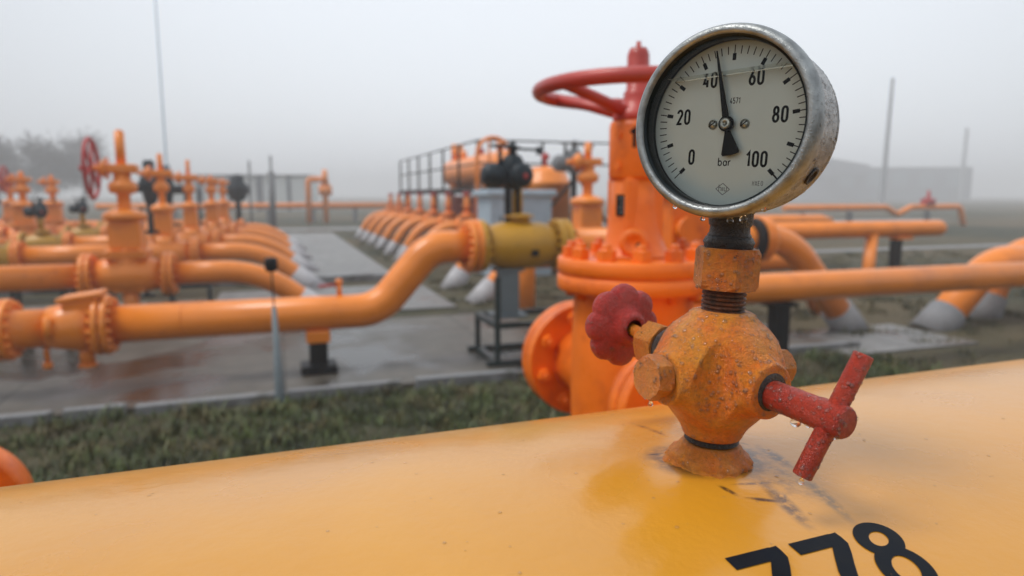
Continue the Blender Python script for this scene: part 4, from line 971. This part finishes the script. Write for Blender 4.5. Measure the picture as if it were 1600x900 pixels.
# pipes to the left of the gate valves, yellow valves with dark actuators further left
for i, v in enumerate(rows[1:4]+[rows[4]]):
    ub_ = -4.0; o = lineat('straight_pipe', 'straight orange pipe between yellow valve and gate valve, %s of the left rows' % ordn[i+1], ub_, v, group='straight pipes of the left rows')
    z_ = zr+.03
    q = MB(); q.cyl((.34,0,z_), (UV_-.48-ub_,0,z_), PR, n=32); q.cyl((-.34,0,z_), (-5.5,0,z_), PR, n=32); pb = q.build('pipe', M['orange'], o)
    q = MB(); flange(q, .39, z_, .24); q.build('flange', M['orange'], o)
    q = MB(); flange(q, -.39, z_, .24); q.build('flange', M['orange'], o)
    q = MB(); q.box((1.1,0,z_/2-.05), (.1,.1,z_-.1)); q.box((-2.4,0,z_/2-.05), (.1,.1,z_-.1)); q.build('leg', M['dark'], o)
    ball_valve('yellow ball valve in the left rows, %s row back' % ordn[i+1], ub_, v, z_, .34, .2, group='yellow valves of the left rows')
    if i < 3: actuator('dark actuator on a yellow valve far left, %s of the three' % ['nearest','middle','farthest'][i], ub_, v, z_+.5, .62, group='dark actuators of the left rows')
o = lineat('straight_pipe', 'straight orange pipe running left from the nearest tall gate valve', UV_-.48, rows[0])
q = MB(); q.cyl((0,0,zr), (-5,0,zr), PR, n=32); q.build('pipe', M['orange'], o); q = MB(); q.box((-2.5,0,.22), (.1,.1,.44)); q.build('leg', M['dark'], o)
# dark pipe racks low on the left
for k, (pxa, pxb, v, h_) in enumerate(((-40, 112, 8.0, .34), (20, 178, 10.2, .42), (205, 330, 10.4, .30))):
    ua_, ub2 = upx(pxa, v, h_), upx(pxb, v, h_); Lr_ = ub2-ua_
    o = lineat('pipe_rack', ['low dark steel rack on the wet apron behind the pipe at the left edge', 'low dark steel rack under the second left row pipe', 'low dark steel rack between the two nearest left gate valves'][k], ua_, v, 'rack', 'low dark pipe racks')
    for y in (-.14, .14): q = MB(); q.box((Lr_/2, y, h_), (Lr_, .05, .05)); q.build('rail', M['darkgreen'], o)
    for t in (.02, .5, .98): q = MB(); q.box((Lr_*t, 0, h_/2-.02), (.05, .26, h_-.04)); q.build('leg', M['darkgreen'], o)
# distant valves on the far left
for k, (px, v, tp) in enumerate(((38, 17.1, 300), (84, 20.0, 290), (18, 23.0, 296))):
    u_ = upx(px, v, 1.2); gate_valve(['squat reddish orange valve at the far left behind the yellow valves', 'pale orange valve at the far left beside a dark actuator', 'faint orange valve at the far left edge in the fog'][k], u_, v, zr+.03, zr+1.4, .26 if k != 1 else None, 'distant valves on the far left')
    if k == 2:
        o = lineat('straight_pipe', 'faint orange pipe at the far left edge, farthest back', u_, v); q = MB(); q.cyl((-4,0,zr+.03), (5,0,zr+.03), PR, n=24); q.build('pipe', M['orange'], o); q = MB(); q.box((1.5,0,.25), (.1,.1,.5)); q.build('leg', M['dark'], o)
# dark upright actuators behind the left rows
for k, (px, v, t0, t1, wd) in enumerate(((236, 15.6, 385, 250, .16), (263, 17.4, 380, 258, .12), (372, 24, 335, 272, .3))):
    u_ = upx(px, v, 1.4); Yk = yard(u_, v).y
    o = lineat('valve_column', ['tall dark valve column standing between the tall gate valve and the mast', 'dark valve column close behind the thin mast', 'small dark valve column right of the left gate valves'][k], u_, v, 'valve')
    zt = zy(t1, Yk); q = MB(); q.cyl((0,0,0), (0,0,zt-.5), .09, n=12); q.build('post', M['dark'], o)
    q = MB(); q.lathe([(.08,zt-.9),(wd*.8,zt-.8),(wd*1.2,zt-.5),(wd*1.2,zt-.4),(wd*.7,zt-.25),(wd*.7,zt-.05),(.08,zt)], n=20); q.cyl((-.35,0,zt-.55), (.35,0,zt-.55), .10, n=14); q.build('gear_head', M['navy'], o)

# --- tapered grey bollard with black head, in front
po = gnd(438, 628); o = thing('marker_post', 'tapered grey post with black knob standing by the kerb', 'post', po, PSI)
ztp = zy(480, po.y); zh = zy(412, po.y)
q = MB(); q.lathe([(.040,-.05),(.038,.0),(.017,ztp),(.0,ztp)], n=16); q.build('post', M['grey'], o)
q = MB(); q.cyl((0,0,ztp), (0,0,zh-.03), .006, n=8); q.build('rod', M['dark'], o)
q = MB(); q.lathe([(.02,-.06),(.045,-.045),(.048,.03),(.035,.045),(.001,.048)], (0,0,zh), (0,0,1), 16); q.build('knob', M['dark'], o)
# the rod leans very slightly left
o.rotation_euler = (0, radians(-1.0), PSI)

# --- right rows: pipes dropping to white ends, valves with stems
rv = [11.1, 14.6, 16.3, 18.0, 19.8, 21.6, 23.4, 25.2]
rr_n = ['nearest', 'second', 'third', 'fourth', 'fifth', 'sixth', 'seventh', 'farthest']
for i, v in enumerate([9.5]+rv):
    nm_ = 'orange pipe curving to a white end %s' % ('right beside the grey pedestal' if i == 0 else 'partly hidden by the S-bend pipe' if i == 1 else 'in the long right row, %s of its seven' % ['nearest','second','third','fourth','fifth','sixth','farthest'][i-2])
    o = lineat('elbow_pipe', nm_, 3.6, v, group='curved pipes of the right row'); z_ = .86 if i else .6
    q = MB(); P = fillet([(1.6,0,z_), (-.30,0,z_), (-.88,0,-.05)], .70, 12); q.tube(P, .125 if i > 1 else .14, 28); q.build('pipe', M['orange'], o)
    d_ = (P[-1]-P[-2]).normalized(); q = MB(); q.cyl(P[-1]-d_*(.42 if i > 1 else .4), P[-1]+d_*.04, .135 if i > 1 else .16, .15 if i > 1 else .19, n=24); q.build('white_end', M['white'], o)
    if i < 2: continue
    w_ = lineat('stem_valve', 'small orange valve with upright stem in the long right row, %s of its seven' % ['nearest','second','third','fourth','fifth','sixth','farthest'][i-2], 3.97, v, 'valve', 'stem valves of the right row')
    q = MB(); q.lathe([(.14,-.2),(.19,-.1),(.2,0),(.19,.1),(.14,.2)], (0,0,z_), (1,0,0), 24); q.cyl((0,0,z_), (0,0,z_+.2), .12, n=20); q.build('body', M['orange'], w_)
    for s in (-1, 1): q = MB(); q.cyl((s*.18,0,z_), (s*.24,0,z_), .2, n=28); q.build('flange', M['orange'], w_)
    q = MB(); q.cyl((0,0,z_+.2), (0,0,z_+.25), .19, n=24); q.cyl((0,0,z_+.25), (0,0,z_+.30), .12, n=20); q.build('bonnet', M['orange'], w_)
    q = MB(); q.cyl((0,0,z_+.3), (0,0,1.57), .075, .06, n=14); q.cyl((0,0,1.30), (0,0,1.34), .10, n=14); q.build('stem', M['orange'], w_); q = MB(); q.cyl((0,0,1.55), (0,0,1.62), .095, .08, n=14); q.build('cap', M['red_far'], w_)

# --- platform with railing over the right row
pf = lineat('access_platform', 'raised dark steel platform with tall thin railing above the right pipe row', 5.5, 20.5, 'platform')
q = MB(); q.box((0,0,1.66), (2.2,10.8,.14)); q.build('deck', M['dark'], pf)
for y in np.linspace(-5.2, 5.2, 7):
    q = MB(); q.cyl((-1.07,y,1.73), (-1.07,y,2.80), .034, n=8); q.build('railing_post', M['dark'], pf)
for x in (-.3, .5, 1.07):
    q = MB(); q.cyl((x,-5.3,1.73), (x,-5.3,2.80), .034, n=8); q.build('railing_post', M['dark'], pf)
for z_ in (2.80, 2.28): 
    q = MB(); q.cyl((-1.07,-5.3,z_), (-1.07,5.3,z_), .022, n=8); q.cyl((-1.07,-5.3,z_), (3.0,-5.3,z_), .022, n=8); q.build('handrail', M['dark'], pf)
for x in (-.9, .9):
    for y in (-5, 0, 5): q = MB(); q.box((x, y, .80), (.12,.12,1.6)); q.build('leg', M['dark'], pf)
# vessels on the platform
ve = lineat('storage_vessel', 'long pale orange horizontal vessel lying on the platform behind the railing', 5.6, 19.4, 'tank')
q = MB(); pr = [(.001,-3.1),(.25,-3.05),(.40,-2.85),(.45,-2.6),(.45,2.6),(.40,2.85),(.001,3.1)]; q.lathe(pr, (0,0,2.25), (0,1,0), 36); sh = q.build('shell', M['orange'], ve)
for y in (-1.8, 1.8): q = MB(); q.box((0,y,1.80), (.7,.2,.26)); q.build('saddle', M['orange'], ve)
for y, h_ in ((-2.2,.22), (-.4,.16), (1.5,.2), (2.3,.45)): q = MB(); q.cyl((0,y,2.68), (0,y,2.72+h_), .10 if h_ < .4 else .2, n=16); q.build('nozzle', M['red_far'] if h_ < .2 else M['orange'], ve)
ve2 = lineat('domed_vessel', 'upright pale orange vessel with domed top right of the dark actuator', upx(852, 13.4, 2), 13.4, 'tank')
zt2 = zy(258, 14)
q = MB(); q.lathe([(.52,0),(.52,zt2-.40),(.56,zt2-.40),(.56,zt2-.34),(.50,zt2-.3),(.44,zt2-.15),(.28,zt2-.03),(.001,zt2)], n=36); q.build('shell', M['orange'], ve2)
q = MB(); q.cyl((.0,0,zt2-.03), (.0,0,zt2+.14), .04, n=10); q.lathe([(.001,.1),(.08,.14),(.09,.2),(.05,.26),(.001,.28)], (0,0,zt2), (0,0,1), 14); q.build('relief_valve', M['red_far'], ve2)
# arch pipe behind the actuator
ua = upx(743, 15.3, 2.5)-upx(795, 15.3, 2.5)
ar = lineat('arched_pipe', 'thin pale orange pipe arching above the dark actuator', upx(771, 14.6, 2.5), 14.6)
q = MB(); rr_ = .38; zz = zy(213, 15)-rr_
pts = [(-rr_,0,0)]+[(-rr_*cos(pi*k/16), 0, zz+rr_*sin(pi*k/16)) for k in range(17)]+[(rr_,0,0)]
q.tube(pts, .045, 12); q.build('pipe', M['orange'], ar)
q = MB(); q.cyl((-.1,0,zz-.5), (-.1,0,zz+rr_*.9), .03, n=8); q.build('inner_pipe', M['orange'], ar)
# brown-red panels below the platform
for k, (px, v) in enumerate(((700, 16.6), (742, 15.4))):
    u_ = upx(px, v, 1.2)+.55; o = lineat('filter_cabinet', ['brown-red cabinet under the platform, the farther one', 'brown-red cabinet under the platform, next to the grey-blue shed'][k], u_, v, 'cabinet')
    q = MB(); q.box((0,0,.78), (1.0,.8,1.5), bev=.03); cb_ = q.build('case', M['brick'], o); q = MB(); q.box((0,-.405,.8), (.8,.02,1.2), bev=.005); q.build('door', M['brick'], o)
    q = MB(); q.box((.3,-.42,.8), (.03,.02,.12)); q.build('handle', M['dark'], o)
# grey-blue shed
ush = upx(803, 12.6, 1.2); sh_ = lineat('equipment_shed', 'small grey-blue equipment shed with pale rounded lid behind the yellow valve', ush, 12.6, 'shed')
ztop_ = zy(298, yard(ush, 12.6).y); wd_ = 1.30
q = MB(); q.box((0,0,ztop_/2-.05), (wd_*.94,.9,ztop_-.12)); q.build('wall', M['greylight'], sh_)
q = MB(); q.box((0,0,ztop_-.05), (wd_*1.08,1.05,.13), bev=.05); q.build('roof', M['greylight'], sh_)
q = MB(); q.box((-.3,-.46,ztop_/2-.05), (.42,.02,ztop_-.35), bev=.005); dr_ = q.build('door', M['greylight'], sh_); q = MB(); q.box((-.42,-.475,ztop_/2+.2), (.03,.02,.3)); q.build('handle', M['dark'], dr_)
# tall orange valve between yellow valve and column 1
u_ = upx(918, 8.6, 1.6)
gate_valve('orange gate valve with thin tall stem between the yellow valve and the big valve column', u_, 8.6, .78, zy(222, 9.2), None)
o = lineat('cross_pipe', 'orange pipe run seen low between the yellow valve and the big valve column', u_, 8.6)
q = MB(); q.tube(fillet([(-.9,0,-.1), (-.9,0,.78), (-.47,0,.78)], .2), PR-.02, 28); q.cyl((.47,0,.78), (3.4,0,.78), PR-.02, n=28); q.build('pipe', M['orange'], o)
q = MB(); flange(q, 1.2, .78, .24); q.build('flange', M['orange'], o)
q = MB(); q.box((2.2,0,.32), (.1,.1,.64)); q.build('leg', M['dark'], o)
actuator('grey electric actuator high up behind the thin-stemmed valve', upx(897, 12.2, 2.2), 12.2, zy(268, 12.9), 1.05, m='mast')
o = lineat('actuator_stand', 'slender dark stand carrying the grey actuator', upx(897, 12.2, 2.2), 12.2, 'stand'); zs = zy(268, 12.9)-.02
q = MB(); q.cyl((0,0,0), (0,0,zs), .06, n=12); q.build('post', M['dark'], o)
q = MB(); q.cyl((-.7,0,zs-.9), (0,0,zs-.1), .03, n=8); q.cyl((.9,0,zs-1.2), (.1,0,zs-.1), .03, n=8); q.build('brace', M['dark'], o)

# --- right side: capped pipe, its support, stub, elbows
vc = None; Yc = 11.6; zcp = zy(359, Yc); xc = wx(1330, Yc, zcp); vc = -xc*SU+Yc*CU
uc0 = upx(1120, vc, zcp); uc1 = upx(1472, vc, zcp)
cpz = lineat('capped_pipe', 'orange pipe with rounded closed end pointing right, right of the gauge', uc0, vc)
Lc = uc1-uc0; q = MB(); q.lathe([(.14,0),(.14,Lc-.12),(.13,Lc-.05),(.10,Lc),(.05,Lc+.03),(.001,Lc+.04)], (0,0,zcp), (1,0,0), 32); q.build('pipe', M['orange'], cpz)
q = MB(); uq = upx(1352, vc, .5)-uc0; q.tube([(uq+.12,0,zcp), (uq-.3,-.35,-.05)], .10, 24); q.build('branch', M['orange'], cpz)
q = MB(); q.cyl((uq-.2,-.27,.13), (uq-.33,-.38,-.05), .13, n=20); q.build('concrete_collar', M['concrete_block'], cpz)
q = MB(); q.box((upx(1408, vc, .8)-uc0,0,zcp-.16), (.34,.2,.05)); q.build('shoe', M['orange'], cpz)
o = lineat('pipe_support', 'black post under the capped pipe end', upx(1398, vc, .4), vc, 'pipe support'); q = MB(); q.box((0,0,(zcp-.19)/2), (.14,.14,zcp-.19)); q.build('post', M['dark'], o); q = MB(); q.box((0,0,.06), (.3,.3,.12)); q.build('base', M['concrete_block'], o)
# second pipe just behind it
Yd = 14.5; zd = zy(346, Yd); vd2 = -wx(1230, Yd, zd)*SU+Yd*CU; ua0 = upx(1020, vd2, zd); ua1 = upx(1298, vd2, zd)
o = lineat('stub_pipe', 'short orange pipe with tapered end directly behind the capped pipe', ua0, vd2); q = MB(); q.lathe([(.14,0),(.14,ua1-ua0-.3),(.08,ua1-ua0)], (0,0,zd), (1,0,0), 28); q.build('pipe', M['orange'], o); q = MB(); q.cyl((1.8,0,zd+.1), (1.8,0,zd+.28), .06, n=12); q.build('vent_stub', M['orange'], o); q = MB(); q.box((1.5,0,zd/2-.07), (.12,.12,zd-.14)); q.build('leg', M['dark'], o)
# low pipe just right of the gauge neck
Ye = 8.6; ze = zy(406, Ye); ve_ = -wx(1200, Ye, ze)*SU+Ye*CU; ua0 = upx(1100, ve_, ze)
o = lineat('low_pipe', 'low orange pipe dipping into the grass right under the elbow behind the gauge neck', ua0, ve_); Lq = upx(1262, ve_, ze)-ua0
q = MB(); q.tube(fillet([(0,0,ze), (Lq-.1,0,ze), (Lq+.35,0,-.1)], .4), .14, 28); q.build('pipe', M['orange'], o); q = MB(); q.box((.3,0,ze/2-.06), (.12,.12,ze-.12)); q.build('leg', M['dark'], o)
# arching pipes at the right edge
def arch(label, gx, gy, tx, ty, Y, r, up_to=3.0):
    g0 = gnd(gx, gy); z_ = zy(ty, Y); vA = -g0.x*SU+g0.y*CU; uA = g0.x*CU+g0.y*SU
    ut = upx(tx, vA, z_)-uA
    o = lineat('arched_pipe', label, uA, vA, group='arched pipes at the right edge')
    P = fillet([(-.08,0,-.1), (ut,0,z_), (ut+up_to,0,z_)], .8, 14); q = MB(); q.tube(P, r, 32); q.build('pipe', M['orange'], o)
    d_ = (Vector(P[1])-Vector(P[0])).normalized(); q = MB(); q.cyl(Vector(P[0])-d_*.02, Vector(P[0])+d_*.40, r+.05, r+.025, n=24); q.build('concrete_collar', M['concrete_block'], o); return o
arch('thick orange pipe rising slantwise from a grey concrete collar at the right edge', 1458, 512, 1548, 408, 8.2, .185)
arch('orange arched pipe behind the slanting one at the right edge', 1535, 494, 1575, 388, 9.2, .18)

# ---------------------------------------------------------------- masts, posts, distance
def mast(label, px, pbase, ptop, Y, r0, r1, lean=0, m='mast'):
    x = wx(px, Y, 0); zt = zy(ptop, Y); o = thing('lightning_mast', label, 'mast', (x, Y, 0), 0)
    q = MB(); q.lathe([(r0*1.5,0),(r0*1.5,.12),(r0,.15),(r1,zt),(.001,zt)], n=14); q.build('pole', M[m], o); o.rotation_euler = (0, radians(lean), 0); return o
m1 = mast('thin tall grey mast on a black base post rising out of the picture top left', 272, 0, -80, 13.0, .022, .012, m='greylight')
q = MB(); q.cyl((0,0,0), (0,0,zy(264, 13)), .055, n=12); q.build('base_post', M['dark'], m1)
mast('pale grey mast standing in the fog on the right, the nearer one', 1377, 0, 122, 95, .36, .2, 1.0)
mast('faint mast far off in the fog at the right edge', 1500, 0, 200, 175, .55, .36, .6)
for k, (px, Y, tp) in enumerate(((428, 27, 243), (394, 33, 251))):
    x = wx(px, Y, 0); o = thing('steel_post', ['dark post in front of the pale building, the thicker right one', 'dark post in front of the pale building, the thinner left one'][k], 'post', (x, Y, 0)); q = MB(); q.cyl((0,0,0), (0,0,zy(tp+(25 if k == 0 else 0), Y)), .13 if k == 0 else .06, n=12); q.build('post', M['mast'], o); q = MB(); q.cyl((0,0,0), (0,0,zy(tp, Y)), .05, n=8); q.build('rod', M['mast'], o)
# long far pipe left of centre with portal
vf = 42.0; zf = zy(322, 39)
uf0 = upx(150, vf, zf); uf1 = upx(640, vf, zf)
o = lineat('far_pipe', 'long pale orange pipe crossing the yard in the distance left of centre', uf0, vf); Lf = uf1-uf0
q = MB(); q.cyl((0,0,zf), (Lf,0,zf), .17, n=20); q.build('pipe', M['orange'], o)
for t in np.linspace(.08, .95, 7): q = MB(); q.box((Lf*t,0,zf/2-.08), (.25,.25,zf-.17)); q.build('leg', M['concrete_block'], o)
q0 = upx(482, vf-2, 1.5); o = lineat('pipe_portal', 'orange pipe portal standing above the far pipe left of centre', q0, vf-2, 'pipe portal'); zp_ = zy(280, 38); L2 = upx(508, vf-2, 2)-q0
q = MB(); q.tube(fillet([(0,0,0), (0,0,zp_), (L2,0,zp_), (L2,0,0)], .2), .15, 16); q.build('pipe', M['orange'], o)
q = MB(); q.cyl((L2,0,zp_-.3), (L2,0,zy(264, 38)), .22, .12, n=14); q.cyl((L2-.35,0,zp_-.6), (L2+.35,0,zp_-.6), .3, n=14); q.build('valve_head', M['orange'], o)
# pale building left
bb = thing('low_building', 'low pale building with grey bays behind the left valves in the fog', 'building', (wx(376, 72, 1), 72, 0), PSI*.4); bb.scale = (1.2, 1.2, 1)
zb_ = zy(276, 72)
q = MB(); q.box((0,0,zb_/2), (12.5,5,zb_)); q.build('wall', M['fogwall'], bb)
q = MB(); q.box((0,0,zb_+.06), (12.9,5.5,.12)); q.build('roof', M['dullroof'], bb)
for k in range(5):
    q = MB(); q.box((-5+k*2.4,-2.54,zb_/2), (.55 if k % 2 else .3,.08,zb_)); q.build('pier', M['dullroof'], bb)
# foggy building right
b2_ = thing('distant_hall', 'wide grey hall almost lost in the fog on the right', 'building', (wx(1372, 215, 1), 215, 0), -.1); b2_.scale = (215/70,)*3
zb2 = zy(264, 215)*70/215
q = MB(); q.box((0,0,zb2/2), (13,9,zb2)); q.build('wall', M['dullroof'], b2_)
q = MB(); q.add([(-9,-5,zb2*.75),(-9,5,zb2*.75),(-3,5,zb2*.75),(-3,-5,zb2*.75),(-7.5,-5,zb2+1.0),(-7.5,5,zb2+1.0),(-3,-5,zb2+.2),(-3,5,zb2+.2)], [(0,1,5,4),(4,5,7,6),(0,4,6,3),(1,2,7,5),(2,3,6,7),(3,2,1,0)], False); q.box((-6.2,0,zb2*.37), (5.6,9,zb2*.74)); q.build('annex', M['dullroof'], b2_)
for k in range(5): q = MB(); q.box((-4.8+k*2.4,-4.52,2.0), (1.3,.04,1.4)); q.build('window', M['grey'], b2_)
# distant pipes right
vr = None; Yr = 33; zr_ = zy(324, Yr); vr = -wx(1370, Yr, zr_)*SU+Yr*CU
ur0 = upx(1225, vr, zr_); ur1 = upx(1500, vr, zr_); Lr = ur1-ur0
o = lineat('far_pipe', 'thin pale orange pipe line in the distance on the right, below the hall', ur0, vr)
q = MB(); q.tube(fillet([(0,0,zr_), (Lr*.55,0,zr_), (Lr*.62,0,zr_-.35), (Lr*.7,0,zr_), (Lr,0,zr_), (Lr+.4,0,-.1)], .3), .14, 16); q.build('pipe', M['orange'], o)
for t in (.1,.35,.8): q = MB(); q.box((Lr*t,0,zr_/2-.1), (.2,.2,zr_-.2)); q.build('leg', M['concrete_block'], o)
q = MB(); q.cyl((Lr*.8,0,zr_), (Lr*.8,0,zy(298, Yr+2)), .14, .07, n=12); q.cyl((Lr*.8-.3,0,zr_+.25), (Lr*.8+.3,0,zr_+.25), .2, n=12); q.build('valve', M['red_far'], o)
# trees in the fog
def tree(label, px, Y, top, w_, seed):
    rs = random.Random(seed); x = wx(px, Y, 2); zt = zy(top, Y); o = thing('bare_tree', label, 'tree', (x, Y, 0), rs.uniform(0, 6), 'bare trees in the fog')
    q = MB(); q.tube([(0,0,0), (.1,0,zt*.3), (.0,.1,zt*.6), (0,0,zt*.92)], .3, 10, rads=[.28,.2,.12,.03]); tw = MB()
    for k in range(34):
        a = rs.uniform(0, 6.28); h0 = zt*rs.uniform(.2, .7); L_ = w_*rs.uniform(.6, 1.05); el_ = rs.uniform(.2, 1.1)
        p0 = Vector((0,0,h0)); p1 = p0+Vector((cos(a)*cos(el_), sin(a)*cos(el_), sin(el_)*.8))*L_; p1.z = min(p1.z, zt)
        q.tube([p0, (p0+p1)/2+Vector((0,0,-.1)), p1], .05, 6, rads=[.09,.055,.02])
        for j in range(110):
            t = rs.uniform(.35, 1.0); c_ = p0.lerp(p1, t)+Vector((rs.gauss(0,.4), rs.gauss(0,.4), rs.gauss(0,.4)))*w_*.38
            d = Vector((rs.gauss(0,1), rs.gauss(0,1), rs.gauss(.4,1))).normalized()*rs.uniform(.5,1.1); n_ = d.orthogonal().normalized()*.075
            tw.add([c_-n_, c_+n_, c_+d], [(0,1,2)], False)
    q.build('trunk', M['bark'], o); tw.build('crown', M['twig'], o)
tree('bare grey tree blurred by fog at the left edge', -5, 84, 205, 3.9, 1)
tree('broad bare tree in fog left of the red handwheel', 82, 88, 208, 4.1, 2)
tree('tallest bare tree in fog just above the red handwheel', 132, 95, 188, 3.6, 3)
print('meshes', len(bpy.data.objects), 'drops', len(dr.data.polygons))
